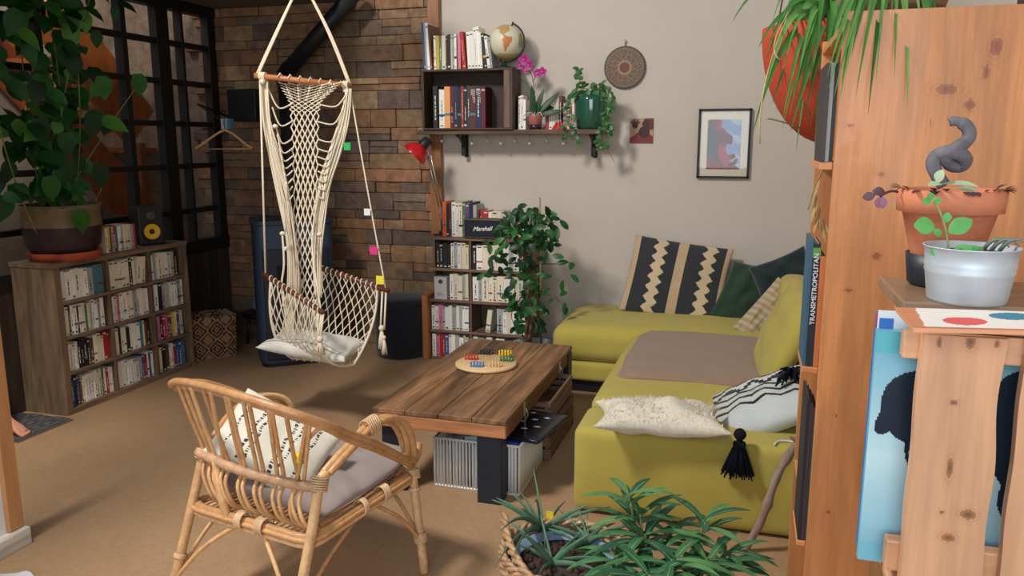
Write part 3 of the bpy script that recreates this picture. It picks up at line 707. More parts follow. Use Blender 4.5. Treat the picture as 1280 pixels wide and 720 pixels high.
# globe
gc = OY(633, 53, 5.62); gr = .120
GL = thing('globe', 'cream desk globe with orange-brown continents on a black stand atop the dark crate', 'globe', (gc.x, 5.62, zt))
axg = Vector((.38, -.05, 1)).normalized(); sdg = Vector((1, 0, -.38)).normalized()
def globec(u, v):
    lon = (u-.5)*2*PI; n3 = (axg.to_track_quat('Z', 'Y').to_matrix() @ Vector((math.sin(v*PI)*math.cos(lon), math.sin(v*PI)*math.sin(lon), -math.cos(v*PI))))
    x, z_ = n3.x*.9+n3.y*.25, n3.z; n_ = noise.noise(n3*3.2)*.10
    if n3.y < .15:
        if z_ < .22 and z_ > -.62 and abs(x-.02-(z_+.2)*.25+n_) < .30*min(1, (z_+.66)*1.5)*(1-max(0, z_-.05)*2.5): return c8(196, 122, 62)
        if z_ > .38 and abs(x+.12+n_*2) < .16+.5*(z_-.38): return c8(184, 150, 92)
        if .2 < z_ <= .40 and abs(x+.10-(.38-z_)*.5+n_) < .06: return c8(180, 140, 84)
        if x > .66 and -.3 < z_+n_ < .45: return c8(160, 156, 112)
        if z_ < -.72+n_: return c8(190, 170, 110)
    elif noise.noise(n3*1.6+Vector((4, 0, 0))) > .08: return c8(170, 140, 92)
    return c8(212, 206, 184)
m = MB(); mg = axg.to_track_quat('Z', 'Y').to_matrix()
m.grid(lambda u, v: gc+mg @ (Vector((math.sin(v*PI)*math.cos((u-.5)*2*PI), math.sin(v*PI)*math.sin((u-.5)*2*PI), -math.cos(v*PI)))*gr), 96, 56, globec); m.build('ball', M['satin'], GL, weld=.0001)
m = MB(); pr = Vector((.80, -.0, -.3)).normalized(); pr = (pr-axg*pr.dot(axg)).normalized()
m.tube([gc+(axg*math.cos(a)+pr*math.sin(a))*(gr+.014) for a in [PI*i/24 for i in range(25)]], .007, c8(40, 36, 36), 8); m.build('meridian_arm', M['black'], GL)
m = MB(); m.tube([gc+axg*(gr-.01), gc+axg*(gr+.028)], .006, BK, 8); m.tube([gc-axg*(gr-.01), gc-axg*(gr+.02)], .006, BK, 8); m.build('axis_pin', M['black'], GL)
m = MB(); m.lathe([(.085, 0), (.082, .008), (.03, .018), (.018, .03), (.016, max(.04, gc.z-gr-.012-zt))], (gc.x-.02, 5.62, zt), c8(30, 40, 40), 28); m.build('base', M['black'], GL)
# orchid
op = OY(669, 158, 5.62); op.z = HZ
OR_ = thing('potted_orchid', 'magenta orchid in a pink glazed pot on the hanging shelf beside the crate', 'potted plant', op)
m = MB(); m.lathe([(.04, 0), (.046, .035)], op, c8(60, 34, 44), 28); m.lathe([(.046, .035), (.054, .10), (.057, .104), (.05, .105), (.044, .085), (.0001, .083)], op, c8(206, 130, 122), 28); m.build('pot', M['gloss'], OR_)
m = MB()
for k in range(9):
    a = k*.7; m.tube(bez(op+Vector((0, 0, .09)), op+Vector((.05*math.cos(a), .05*math.sin(a), .15)), op+Vector((.085*math.cos(a), .085*math.sin(a), .09)), 6), .003, c8(190, 190, 176), 5)
m.build('aerial_roots', M['bark'], OR_)
m = MB()
for d, L_, dr in (((-.1, -.2, 1), .22, .2), ((.3, -.1, 1), .20, .3), ((.75, 0, .8), .24, .35), ((1, -.2, .25), .22, .5), ((-1, 0, .35), .15, .6), ((.9, .2, .6), .20, .4)):
    leaf(m, op+Vector((0, 0, .09)), d, (0, -1, .3), L_, .042, jit(c8(38, 74, 46)), dr, 8, 'lance', .2)
m.build('leaves', M['leaf'], OR_)
m = MB(); sp0 = smooth_path([op+Vector((0, 0, .09)), OY(668, 115, 5.62), OY(665, 95, 5.60), OY(657, 80, 5.58)], 6); m.tube(sp0, .0028, c8(66, 74, 40), 6)
m.tube(smooth_path([op+Vector((0, 0, .09)), OY(662, 110, 5.62), OY(652, 100, 5.6), OY(648, 93, 5.6)], 5), .0022, c8(66, 60, 50), 6); m.tube(bez(OY(666, 102, 5.61), OY(670, 95, 5.58), OY(676, 91, 5.56), 5), .002, c8(66, 74, 40), 6); m.build('stem', M['bark'], OR_)
for fx_, fy_, s_ in ((655, 75, .042), (661, 82, .04), (650, 82, .03), (672, 92, .035), (678, 90, .036), (657, 88, .024)):
    m = MB(); c_ = OY(fx_, fy_, 5.56)
    for k in range(5):
        a = k*2*PI/5+.3; leaf(m, c_, (math.cos(a), -.35, math.sin(a)), (0, -1, 0), s_, s_*.95, jit(c8(176, 34, 134), .15), .4, 5, 'oval', .1)
    m.sphere(c_+Vector((0, -.01, 0)), .007, c8(230, 150, 200), 8, 6); m.build('flower', M['leaf'], OR_)
# small books between orchid and the glass pot
x = OY(649, 150, 5.64).x
for i, (w, h, c) in enumerate([(.018, .235, 'w'), (.020, .24, 'w'), (.018, .21, 'w')]):
    book(w-.001, .11, h, c, 'white paperback, %s from left between the crate and the orchid' % ORD[i], 'books beside the orchid', Matrix.Translation((x, 5.615, HZ+.0005)), r=random.Random(i)); x += w
x = OY(681, 150, 5.64).x; lst = [(.026, .205, 'r'), (.022, .215, 'w'), (.02, .22, 'c'), (.03, .235, 's'), (.022, .235, 'n'), (-.01, 0, 0), (.016, .185, 'l'), (.016, .185, 'p'), (.014, .185, 'w'), (.018, .18, 'r'), (.016, .18, 'w'), (.018, .185, 'l'), (.016, .18, 's')]; i = 0
for w, h, c in lst:
    if w < 0: x -= w; continue
    book(w-.001, .115, h, c, '%s paperback, %s from left between the orchid and the green pot' % (BN[c], ORD[i]), 'books between orchid and green pot', Matrix.Translation((x, 5.66, HZ+.0005)), r=random.Random(i+9)); x += w; i += 1
m = MB(); rp_ = OY(699, 157, 5.575); rp_.z = HZ+.001
for k in range(9):
    a = k*.7; b = rp_+Vector((.02*math.cos(a), .012*math.sin(a), .0)); m.add([rp_+Vector((.055*math.cos(a), .022*math.sin(a), .0)), rp_+Vector((.055*math.cos(a+.7), .022*math.sin(a+.7), .004)), rp_+Vector((.02*math.cos(a+.35), 0, .05+.012*(k % 2))), rp_], [(0, 1, 2), (0, 2, 3), (1, 3, 2), (0, 3, 1)], jit(c8(196, 34, 30), .15))
tag(m.build('origami_flower', M['paper']), 'small crumpled red paper flower lying on the hanging shelf before the books', 'paper flower')
# green glass pot with trailing plant
gp = OY(739, 158, 5.655); gp.z = HZ
GP = thing('trailing_plant', 'trailing green plant in a dark green glass pot at the hanging shelf right end', 'potted plant', gp)
m = MB(); m.lathe([(.09, 0), (.105, .012), (.118, .1), (.122, .2), (.121, .232), (.114, .232), (.112, .2), (.0001, .19)], gp, c8(36, 84, 66), 36); m.build('pot', M['greenglass'], GP)
m = MB(); m.lathe([(.11, .205), (.05, .222), (.0001, .225)], gp, c8(50, 40, 30), 20); m.build('soil', M['soil'], GP)
tm = MB(); tl = MB(); tr = random.Random(5)
trails = [[(735, 112), (722, 108), (712, 125), (707, 150), (706, 172)], [(735, 112), (745, 105), (757, 118), (761, 145), (760, 175), (754, 182)], [(745, 112), (760, 108), (765, 125), (760, 150), (763, 165)],
          [(730, 112), (724, 100), (722, 92), (723, 84)], [(740, 112), (750, 104), (757, 108)], [(728, 112), (716, 118), (713, 135), (718, 160), (722, 178)], [(745, 112), (757, 125), (755, 155), (748, 172), (752, 186)], [(750, 112), (762, 130), (766, 132)], [(752, 165), (755, 180), (762, 192), (768, 203)]]
for t in trails:
    pts = smooth_path([OY(x_, y_, 5.655 if i == 0 else 5.53) for i, (x_, y_) in enumerate(t)], 6); tm.tube(pts, .0018, c8(80, 96, 50), 5)
    for q in pts[3::1]:
        if t[0] == (752, 165): break
        if tr.random() < .85: leaf(tl, q, (tr.uniform(-1, 1), tr.uniform(-.5, .1), tr.uniform(-1, .4)), (tr.uniform(-.3, .3), -1, .4), tr.uniform(.028, .05), tr.uniform(.02, .036), jit(c8(62, 112, 58), .25, tr), .3, 5, 'oval')
for k in range(34):
    leaf(tl, gp+Vector((tr.uniform(-.1, .1), tr.uniform(-.09, .02), .225)), (tr.uniform(-.8, .8), tr.uniform(-.5, .2), 1), (0, -1, .3), tr.uniform(.035, .06), .034, jit(c8(60, 110, 56), .25, tr), .5, 5, 'oval')
tm.build('stems', M['bark'], GP); tl.build('leaves', M['leaf'], GP)

# ---- pictures on the plaster wall
mc = OY(781, 84.5, WY-.012); mrad = .145
MD = thing('mandala_disc', 'round brown patterned mandala disc hung on the plaster wall above the red print', 'wall decoration', mc)
def mandc(u, v):
    a = u*2*PI; r = v
    if r < .26: return mixc(c8(120, 46, 40), c8(84, 30, 30), (math.sin(a*8+r*40)+1)/2)
    if r < .34: return c8(150, 118, 84)
    s_ = math.sin(a*(12 if r < .55 else 24 if r < .78 else 36)+r*30)*math.sin(r*46)
    if r > .95: return c8(48, 38, 32)
    return c8(64, 44, 36) if s_ > .15 else (c8(132, 104, 76) if s_ > -.35 else c8(104, 76, 52))
m = MB(); m.grid(lambda u, v: mc+Vector((mrad*v*math.cos(u*2*PI), -.008, mrad*v*math.sin(u*2*PI))), 160, 40, mandc, False)
m.lathe([(mrad, .0076), (mrad+.002, 0), (mrad, -.011), (.0001, -.011)], mc, c8(44, 34, 30), 64, Matrix.Rotation(R(90), 4, 'X')); m.build('disc', M['satin'], MD)
m = MB(); h0 = mc+Vector((0, 0, mrad)); m.tube([h0, h0+Vector((0, 0, .045))], .003, c8(120, 110, 100), 6); m.sphere(h0+Vector((0, 0, .032)), .009, c8(210, 205, 195), 8, 6); m.build('hanger', M['metal'], MD)
a = OY(787, 179, WY-.006); b = OY(817, 148, WY-.006)
def printc(u, v):
    base = c8(176, 140, 112)
    for cx_, cy_, r_ in ((.22, .72, .13), (.68, .78, .16), (.62, .45, .24)):
        if (u-cx_)**2+(v-cy_)**2 < r_**2: return c8(66, 28, 32)
    for k in range(5):
        an = R(35+k*27); dx, dy = u-.22, v-.72
        t_ = dx*math.cos(an)+dy*math.sin(an); n_ = abs(-dx*math.sin(an)+dy*math.cos(an))
        if 0 < t_ < .26 and n_ < .032: return c8(66, 28, 32)
    if v < .58*(1-abs(u-.55)*1.2): return c8(120, 44, 44)
    if u > .6 and v > .55: return c8(104, 36, 38)
    return base
m = MB(); m.grid(lambda u, v: Vector((a.x+(b.x-a.x)*u, WY-.008, a.z+(b.z-a.z)*v)), 48, 48, printc, False); m.box((a.x, WY-.0075, a.z), (b.x, WY-.001, b.z), c8(160, 130, 110))
tag(m.build('art_print', M['paper']), 'small square unframed print with dark red hand shapes on the plaster wall', 'picture')
a = OY(870.5, 222.5, WY-.006); b = OY(940.5, 135.5, WY-.006); xm, zm = (a.x+b.x)/2, (a.z+b.z)/2; fw_, fh = (b.x-a.x)/2, (b.z-a.z)/2
PF_ = thing('framed_picture', 'black framed red and blue abstract picture with white mat on the plaster wall', 'picture', (xm, WY-.01, a.z))
m = MB(); y0, y1 = WY-.028, WY-.001
for p0, p1 in (((-fw_, -fh), (fw_, -fh+.016)), ((-fw_, fh-.016), (fw_, fh)), ((-fw_, -fh), (-fw_+.016, fh)), ((fw_-.016, -fh), (fw_, fh))): m.box((xm+p0[0], y0, zm+p0[1]), (xm+p1[0], y1, zm+p1[1]), c8(22, 20, 22))
m.build('frame', M['black'], PF_, .002)
m = MB(); m.box((xm-fw_+.01, WY-.014, zm-fh+.01), (xm+fw_-.01, WY-.002, zm+fh-.01), c8(206, 196, 178)); m.build('mat_board', M['paper'], PF_)
def artc(u, v):
    n_ = noise.noise(Vector((u*3, v*4, 1)))+.5*noise.noise(Vector((u*8, v*9, 4)))
    if u < .33 and .25 < v+n_*.2 < .8: return c8(40, 56, 62)
    if u+v*.35+n_*.35 > .82: return c8(116, 142, 186) if n_ > -.1 else c8(160, 174, 200)
    return c8(146, 44, 52) if n_ > -.12 else c8(84, 30, 44)
m = MB(); m.grid(lambda u, v: Vector((xm+(u-.5)*2*(fw_-.064), WY-.0155, zm-.005+(v-.5)*2*(fh-.068))), 44, 60, artc, False); m.build('artwork', M['paper'], PF_)
m = MB(); m.box((xm-fw_+.014, WY-.020, zm-fh+.014), (xm+fw_-.014, WY-.018, zm+fh-.014), (1, 1, 1)); m.build('glass', M['glass'], PF_)
# ================================================================== FICUS
fcx = -1.33
fb = Vector((-1.40, 5.26, 0))
FT = thing('ficus_tree', 'tall dark green braided ficus beside the plank bookshelf', 'potted plant', fb)
m = MB(); m.lathe([(.10, 0), (.125, .02), (.145, .22), (.15, .25), (.14, .25), (.13, .21), (.0001, .20)], fb, c8(150, 156, 160), 32); m.build('pot', M['satin'], FT)
m = MB(); m.lathe([(.132, .215), (.0001, .225)], fb, c8(48, 36, 28), 20); m.build('soil', M['soil'], FT)
m = MB(); fr_ = random.Random(8)
for k in range(3):
    pts = []
    for i in range(24):
        t = i/23; q = OY(661-3*t, 425-120*t, 5.26); q.z = .2+t*.72
        q += Vector((.018*math.cos(t*9+k*2.09), .018*math.sin(t*9+k*2.09), 0)); pts.append(q)
    m.tube(pts, .0105, c8(112, 84, 62), 7)
br = [((660, 300), (648, 285), (630, 262)), ((660, 300), (655, 270), (648, 256)), ((660, 305), (675, 280), (695, 278)), ((661, 320), (640, 330), (610, 322)), ((661, 330), (690, 330), (716, 328)), ((661, 360), (640, 390), (645, 412)),
      ((661, 350), (685, 345), (700, 352)), ((661, 365), (690, 370), (706, 385)), ((661, 345), (635, 345), (625, 345)), ((660, 300), (665, 270), (675, 258)), ((661, 370), (665, 395), (672, 408)), ((660, 310), (645, 300), (632, 292))]
lf = MB()
for b in br:
    dp = fr_.uniform(-.22, .12); d2 = dp+fr_.uniform(-.1, .1)
    pts = smooth_path([OY(*b[0], 5.26), OY(*b[1], 5.24+dp*.5), OY(*b[2], 5.22+d2)], 6); m.tube(pts, [.005-.003*i/len(pts) for i in range(len(pts))], c8(96, 84, 56), 6)
m.build('braided_trunk', M['bark'], FT)
fg = [(30, 74, 38), (40, 92, 44), (24, 60, 34), (52, 106, 50)]
def fleaf(px, py, Y, L_=None, d=None):
    L_ = L_ or fr_.uniform(.06, .095)
    d = d or Vector((fr_.uniform(-1, 1), fr_.uniform(-.8, .3), fr_.uniform(-1.2, .35)))
    leaf(lf, OY(px, py, Y), d, (fr_.uniform(-.6, .6), -1, fr_.uniform(.2, .9)), L_, L_*.48, jit(c8(*fr_.choice(fg)), .2, fr_), .5, 6, 'oval', .2)
for k in range(150):   # crown
    a = fr_.uniform(0, 2*PI); r_ = math.sqrt(fr_.random()); fleaf(659+r_*35*math.cos(a), 278+r_*27*math.sin(a)+6, 5.22+fr_.uniform(-.16, .14))
for k in range(70):
    a = fr_.uniform(0, 2*PI); r_ = math.sqrt(fr_.random()); fleaf(656+r_*25*math.cos(a), 378+r_*40*math.sin(a), 5.22+fr_.uniform(-.14, .1))
for k in range(26): fleaf(fr_.gauss(660, 12), fr_.uniform(300, 350), 5.24+fr_.uniform(-.1, .1))
for k in range(14): fleaf(fr_.uniform(606, 645), fr_.uniform(302, 348), 5.14+fr_.uniform(-.1, .1), .08)
for px, py in ((690, 300), (705, 322), (716, 328), (704, 350), (713, 343), (690, 345), (688, 360), (700, 368), (706, 378), (712, 385), (692, 375), (684, 315), (697, 285), (700, 275), (686, 268), (672, 398), (680, 400), (695, 330), (712, 384)):
    fleaf(px, py, 5.15, .085)
lf.build('leaves', M['leaf'], FT)
m = MB(); a = OY(675, 247, 5.20); m.tube([(a.x-.01, 5.3, .21), a], .006, c8(150, 136, 100), 8); m.build('support_stake', M['pinez'], FT)

# ================================================================== SOFA
YC = c8(182, 166, 80)
SF = thing('corner_sofa', 'yellow-green fabric corner sofa with a chaise along the plaster wall', 'sofa', (-.2, 4.3, 0))
def sofa_part(name, c, h, r, puff=0, col=YC, n=12, mat='canvas'):
    m = MB(); m.rbox(c, h, r, col, n, puff=puff); return m.build(name, M[mat], SF, weld=.0008)
sofa_part('front_block', (-.085, 3.45, .205), (.605, .165, .195), .035, .004, n=14)
sofa_part('base', (-.10, 4.32, .185), (.585, .70, .075), .03)
sofa_part('seat_cushion', (-.20, 4.295, .345), (.485, .675, .088), .06, .02, n=16)
sofa_part('chaise_base', (-.26, 5.38, .15), (.93, .40, .065), .03)
sofa_part('chaise_cushion', (-.27, 5.37, .335), (.935, .41, .118), .085, .03, n=18)
sofa_part('backrest', (.48, 4.48, .40), (.09, 1.2, .34), .06)
m = MB(); m.box((-1.12, 5.03, 0), (.5, 5.72, .085), BK); m.box((-.62, 3.7, 0), (.5, 5.0, .11), BK); m.build('plinth', M['black'], SF, .003)
for x, y in ((-1.14, 5.0), (-.66, 4.7)):
    m = MB(); m.lathe([(.022, 0), (.026, .085)], (x, y, 0), BK, 16); m.build('foot', M['black'], SF)
sofa_part('back_cushion', (.285, 4.75, .66), (.09, .20, .22), .07, n=10)
def P4(pts, Ys):
    q = [OY(x, y, Y) for (x, y), Y in zip(pts, Ys)]   # TL TR BR BL
    return sum(q, Vector())/4, ((q[1]+q[2])-(q[0]+q[3]))/4, ((q[0]+q[1])-(q[3]+q[2]))/4
o = pillow('seat_pillow', (.215, 4.22, .675), (0.02, -.40, -.01), (.10, 0, .235), .17, YC, 'canvas', res=36, pinch=.04, label='large yellow-green back cushion leaning on the sofa back beside the bookcase', wr=.006, p=.36)
# brown blanket spread on the seat
m = MB()
def blank(u, v):
    x = -.655+u*.92; y = 3.96+v*.98+.05*(1-u)*0
    zt_ = .470+.018*(math.sin(u*9+v*4)*.3+noise.noise(Vector((u*3, v*3, 2)))*.8)*.6
    e = max(0, (.09-u)/.09); z_ = zt_-.07*e**1.6; 
    f = max(0, (.05-v)/.05); z_ -= .03*f**1.5
    return Vector((x+.05*(1-e) if u < .09 else x+.05, y, z_))
m.grid(blank, 70, 60, c8(150, 124, 104)); o = m.build('blanket', M['fabric']); so = o.modifiers.new('s', 'SOLIDIFY'); so.thickness = .014; so.offset = 0
tag(o, 'brown-grey blanket spread flat over the sofa seat', 'blanket')
# cushions
DK = c8(52, 54, 58); BG = c8(190, 164, 132)
def zig(u, v):
    if u < .06 or u > .945 or .46 < u < .565: return jit(BG, .1)
    tri = abs(((v*7.5) % 1)-.5)*2
    for s0 in (.215, .72):
        if s0-.01+.055*tri < u < s0+.095+.055*tri: return c8(206, 184, 150)
    return DK
c, ex, ey = P4([(799, 296), (914, 314), (895, 404), (779, 384)], [5.75, 5.75, 5.52, 5.52])
pillow('throw_pillow', c+Vector((0, -.07, .01)), ex*1.05, ey*1.05, .13, zig, res=110, pinch=.03, label='big dark grey and beige zigzag striped cushion leaning on the plaster wall', wr=.003, p=.5)
c, ex, ey = P4([(918, 330), (985, 338), (950, 412), (884, 400)], [5.62, 5.62, 5.45, 5.45])
pillow('throw_pillow', c+Vector((0, 0, .01)), ex*1.05, ey*1.05, .15, c8(44, 66, 50), res=40, pinch=.08, label='dark bottle green cushion on the chaise right of the zigzag cushion', wr=.01)
c, ex, ey = P4([(928, 340), (1014, 308), (1016, 378), (968, 398)], [5.50, 5.50, 5.38, 5.38])
pillow('throw_pillow', c+Vector((.0, .0, .01)), ex*1.05, ey*1.05, .14, c8(34, 48, 50), res=40, pinch=.08, label='dark teal pointed cushion in the sofa corner behind the small beige one', wr=.01)
c, ex, ey = P4([(974, 357), (996, 371), (947, 436), (916, 411)], [5.32, 5.28, 5.10, 5.12])
def ribb(u, v): return jit(mixc(c8(168, 146, 116), c8(196, 176, 144), (math.sin(v*60)+1)/2), .05)
pillow('throw_pillow', c+Vector((0, -.0, .03)), ex*1.08, ey*1.08, .10, ribb, res=60, pinch=.04, label='small ribbed beige cushion tilted in front of the green and teal cushions', wr=.006)
# cream cushion lying on the front of the sofa
c = OZ(824, 521, .475); ex = Vector((.285, .02, .005)); ey = Vector((-.03, .165, .0))
rr = random.Random(4)
def creamf(u, v): return jit(c8(222, 214, 194), .08, rr)
o = pillow('throw_pillow', c, ex, ey, .15, creamf, res=60, pinch=.17, label='cream shaggy cushion lying flat on the front end of the yellow sofa', wr=.006, p=.5)
m = MB()
for k in range(900):
    u = rr.uniform(-.92, .92); v = rr.uniform(-.98, .98); h = ((1-u*u)*(1-v*v))**.5*.075
    if h > .068 and rr.random() < .5: continue
    p_ = c+ex*u*(1-.17*(1-v*v))+ey*v*(1-.17*(1-u*u))+Vector((0, 0, h-.002)); d = Vector((rr.uniform(-1, 1), rr.uniform(-1, .6), .9)).normalized()*.018
    s_ = Vector((rr.uniform(-1, 1), rr.uniform(-1, 1), 0)).normalized()*.0022
    m.add([p_-s_, p_+s_, p_+d], [(0, 1, 2)], jit(c8(226, 218, 198), .08, rr))
fz = m.build('shaggy_pile', M['fabric'], o); fz['kind'] = 'stuff'
# patterned cushion with tassels
def ikat(u, v):
    a = (u*2.0) % 1; s_ = math.floor(v*9)/9
    if v < .5: 
        q = abs(((u*4+.5) % 1)-.5)*2; w_ = (v*6) % 1
        return c8(38, 40, 46) if abs(w_-q*.6-.2) < .17 else c8(196, 200, 196)
    q = abs(((math.floor(u*26)/26*4) % 1)-.5)*2; w_ = (math.floor(v*20)/20*4.5) % 1
    return c8(38, 40, 46) if abs(w_-q*.7-.15) < .27 else c8(206, 206, 200)
pA, pB = OY(884, 549, 3.50), OY(1020, 502, 3.46)
c = (pA+pB)/2+Vector((.0, .13, .005)); ex = (pB-pA)/2*1.03; ex.z *= 1.0; ey = Vector((-.03, .18, .055)); ey -= ex.normalized()*ey.dot(ex.normalized())
def tri2(u, v):
    if v < .30: return c8(198, 204, 206)
    return ikat(u, (v-.3)/.7)
o = pillow('throw_pillow', c+Vector((0, .02, .012)), ex, ey, .17, tri2, res=110, pinch=.05, label='white cushion with black woven zigzag pattern and black tassels on the sofa front', wr=.003, p=.45)
def tassel(par, top, L_, rad, n=46, seed=1):
    q = random.Random(seed); m = MB(); TK = c8(18, 22, 32)
    m.sphere(top, rad*.42, TK, 10, 8); m.lathe([(rad*.40, -.03), (rad*.44, -.02), (rad*.40, -.012)], top-Vector((0, 0, L_*.12)), TK, 12)
    for k in range(n):
        a = q.uniform(0, 2*PI); rr_ = rad*math.sqrt(q.random()); e = top+Vector((rr_*math.cos(a)*1.1, rr_*math.sin(a)*.6, -L_*q.uniform(.88, 1.03)))
        m.tube([top+Vector((0, 0, -.005)), top+Vector((rr_*.45*math.cos(a), rr_*.3*math.sin(a), -L_*.35)), e], .0035, TK, 4)
    m.build('tassel', M['rope'], par)
tassel(o, OY(925, 543, 3.255), .185, .062, 110)
m = MB(); q0 = OY(990, 468, 3.60)
for k in range(50):
    a = rr.uniform(0, 2*PI); e = q0+Vector((rr.uniform(-.07, .05), rr.uniform(-.05, .03), rr.uniform(-.05, .03))); m.tube([q0+Vector((.02, 0, 0)), (q0+e)/2+Vector((0, 0, .02)), e], .005, c8(18, 22, 34), 4)
m.build('tassel', M['rope'], o)
m = MB(); m.tube(smooth_path([OZ(968, 556, .408), OZ(974, 551, .410), OZ(990, 552, .408), OZ(1000, 556, .408), OZ(1010, 556, .408)], 5), .004, c8(220, 222, 222), 6)
tag(m.build('charging_cable', M['satin']), 'white cable lying on the sofa front end beside the patterned cushion', 'cable')
# stick
s0 = OZ(928, 690, 0); s1 = OY(1014, 510, 3.18)
m = MB(); pts = []
for i in range(26):
    t = i/25; q = s0.lerp(s1+Vector((.03, 0, .05)), t); q += Vector((.012*math.sin(t*9), .006*math.sin(t*14), 0)); pts.append(q)
m.tube(pts, [.0165+.0018*math.sin(i*1.7)+(.004 if i in (8, 15, 19) else 0) for i in range(26)], c8(142, 122, 108), 10)
kq = pts[18]; m.tube([kq, kq+Vector((-.03, -.01, .02))], [.012, .007], c8(130, 108, 92), 7)
tag(m.build('walking_stick', M['bark']), 'knobbly grey driftwood stick leaning against the front of the yellow sofa', 'stick')

# ================================================================== COFFEE TABLE
TT = .415; tx0, tx1, ty0, ty1 = -1.648, -.988, 3.245, 4.64
CT = thing('coffee_table', 'rustic brown plank coffee table with thick black legs in the room centre', 'table', (-1.32, 3.94, 0))
TC = [c8(134, 98, 68), c8(122, 88, 60), c8(142, 104, 72), c8(128, 92, 64)]
wq = (tx1-tx0)/4
for k in range(4):
    m = MB(); m.box((tx0+k*wq+.0012, ty0, TT-.025), (tx0+(k+1)*wq-.0012, ty1, TT), TC[k]); m.build('plank', M['oldwood'], CT, .004)
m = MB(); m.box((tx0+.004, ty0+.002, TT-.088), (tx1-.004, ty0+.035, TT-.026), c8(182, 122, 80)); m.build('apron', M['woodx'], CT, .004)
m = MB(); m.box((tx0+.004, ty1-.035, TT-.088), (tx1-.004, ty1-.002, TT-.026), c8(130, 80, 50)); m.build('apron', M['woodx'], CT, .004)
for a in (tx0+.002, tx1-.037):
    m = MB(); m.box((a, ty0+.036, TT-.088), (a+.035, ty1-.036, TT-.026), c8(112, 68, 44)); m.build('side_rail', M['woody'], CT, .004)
for x, y in ((tx1-.145, ty0+.012), (tx0+.03, ty0+.03), (tx1-.11, ty1-.13), (tx0+.02, ty1-.13)):
    m = MB(); m.box((x, y, 0), (x+.115, y+.10, TT-.028), c8(24, 32, 44)); m.build('leg', M['black'], CT, .004)
for px, py in ((655, 505), (699, 445)):
    q = OX(px, py, tx1-.003); m = MB(); m.box((tx1-.004, q.y-.012, TT-.075), (tx1+.003, q.y+.012, TT-.01), c8(190, 190, 186)); m.box((tx1, q.y-.006, TT-.16), (tx1+.006, q.y+.006, TT-.06), c8(150, 150, 150))
    m.tube([(tx1+.006, q.y, TT-.04), (tx1+.018, q.y, TT-.07), (tx1+.006, q.y, TT-.10)], .003, c8(200, 200, 198), 6); m.build('latch', M['metal'], CT, .001)
# game board and pegs
gb = OZ(607.5, 453, TT+.018); gbr = .172
m = MB(); m.lathe([(gbr-.01, 0), (gbr, .006), (gbr, .014), (gbr-.006, .019), (.0001, .019)], (gb.x, gb.y, TT+.0005), c8(222, 186, 138), 64)
GB = m.build('game_board', M['satin']); tag(GB, 'round pale wooden peg game board on the coffee table', 'board game')
m = MB()
for i in range(-5, 6):
    for j in range(-5, 6):
        if abs(i+j) <= 5 and i*i+j*j+i*j < 20: m.lathe([(.003, 0), (.0001, .0004)], (gb.x+(i+j*.5)*.021, gb.y+j*.018, TT+.0197), c8(110, 80, 52), 8)
m.build('holes', M['matte'], GB)
for cname, col, (px, py) in (('red', (196, 40, 38), (590, 447)), ('black', (30, 28, 30), (609, 440.5)), ('yellow', (232, 200, 44), (632, 441.5)), ('green', (34, 120, 70), (634, 449)), ('blue', (50, 130, 200), (597, 456)), ('natural wood', (220, 182, 130), (620, 456))):
    g0 = OZ(px, py, TT+.03); proto = None
    for k in range(8):
        x = g0.x-.034+.018*(k % 4)+.009*(k//4); y = g0.y-.010+.022*(k//4)
        m = MB()
        if proto is None:
            m.lathe([(.0065, 0), (.007, .004), (.004, .012), (.0035, .018)], (x, y, TT+.0198), c8(*col), 10); m.sphere((x, y, TT+.0198+.022), .0062, c8(*col), 8, 6)
            proto = m.build('game_peg', M['gloss']); o = proto
        else:
            o = proto.copy(); C.objects.link(o); o.location.x = x; o.location.y = y
        tag(o, 'small %s game peg standing in its cluster on the round board' % cname, 'game piece', '%s pegs on the game board' % cname)

# white crate underneath with its contents
wx0, wx1, wy0, wy1 = -1.39, -.965, 3.375, 3.80
WC = thing('wire_basket', 'white barred basket under the coffee table filled with cables and booklets', 'basket', ((wx0+wx1)/2, (wy0+wy1)/2, 0))
WT = c8(226, 226, 220)
for z_ in (.006, .245):
    m = MB(); m.tube([(wx0, wy0, z_), (wx1, wy0, z_), (wx1, wy1, z_), (wx0, wy1, z_)], .007, WT, 8, True); m.build('rim', M['satin'], WC)
def bars(name, p0, p1, n):
    m = MB(); p0 = Vector(p0); p1 = Vector(p1)
    for k in range(n):
        q = p0.lerp(p1, k/(n-1)); m.tube([q+Vector((0, 0, .006)), q+Vector((.0008*math.sin(k*2), 0, .245))], .0056, jit(WT, .06), 6)
    m.build(name, M['satin'], WC)
bars('front_bars', (wx0, wy0, 0), (wx1, wy0, 0), 27); bars('side_bars', (wx1, wy0+.01, 0), (wx1, wy1, 0), 26); bars('side_bars', (wx0, wy0+.01, 0), (wx0, wy1, 0), 24); bars('back_bars', (wx0, wy1, 0), (wx1, wy1, 0), 27)
m = MB(); m.box((wx0+.004, wy0+.004, .003), (wx1-.004, wy1-.004, .008), WT); m.build('bottom', M['satin'], WC)
def item(name, label, cat, a, b, col, mat='satin', ry=0, bev=.003, group=None):
    m = MB(); m.box(a, b, col); o = m.build(name, M[mat], None, bev); o.rotation_euler.y = ry; return tag(o, label, cat, group)
rg = random.Random(3); x = wx0+.015
sl = [(225, 224, 218), (190, 196, 204), (214, 218, 222), (150, 160, 176), (40, 50, 80), (220, 220, 214), (198, 204, 210), (226, 226, 222), (170, 182, 196), (60, 80, 140), (215, 216, 214), (230, 229, 222)]
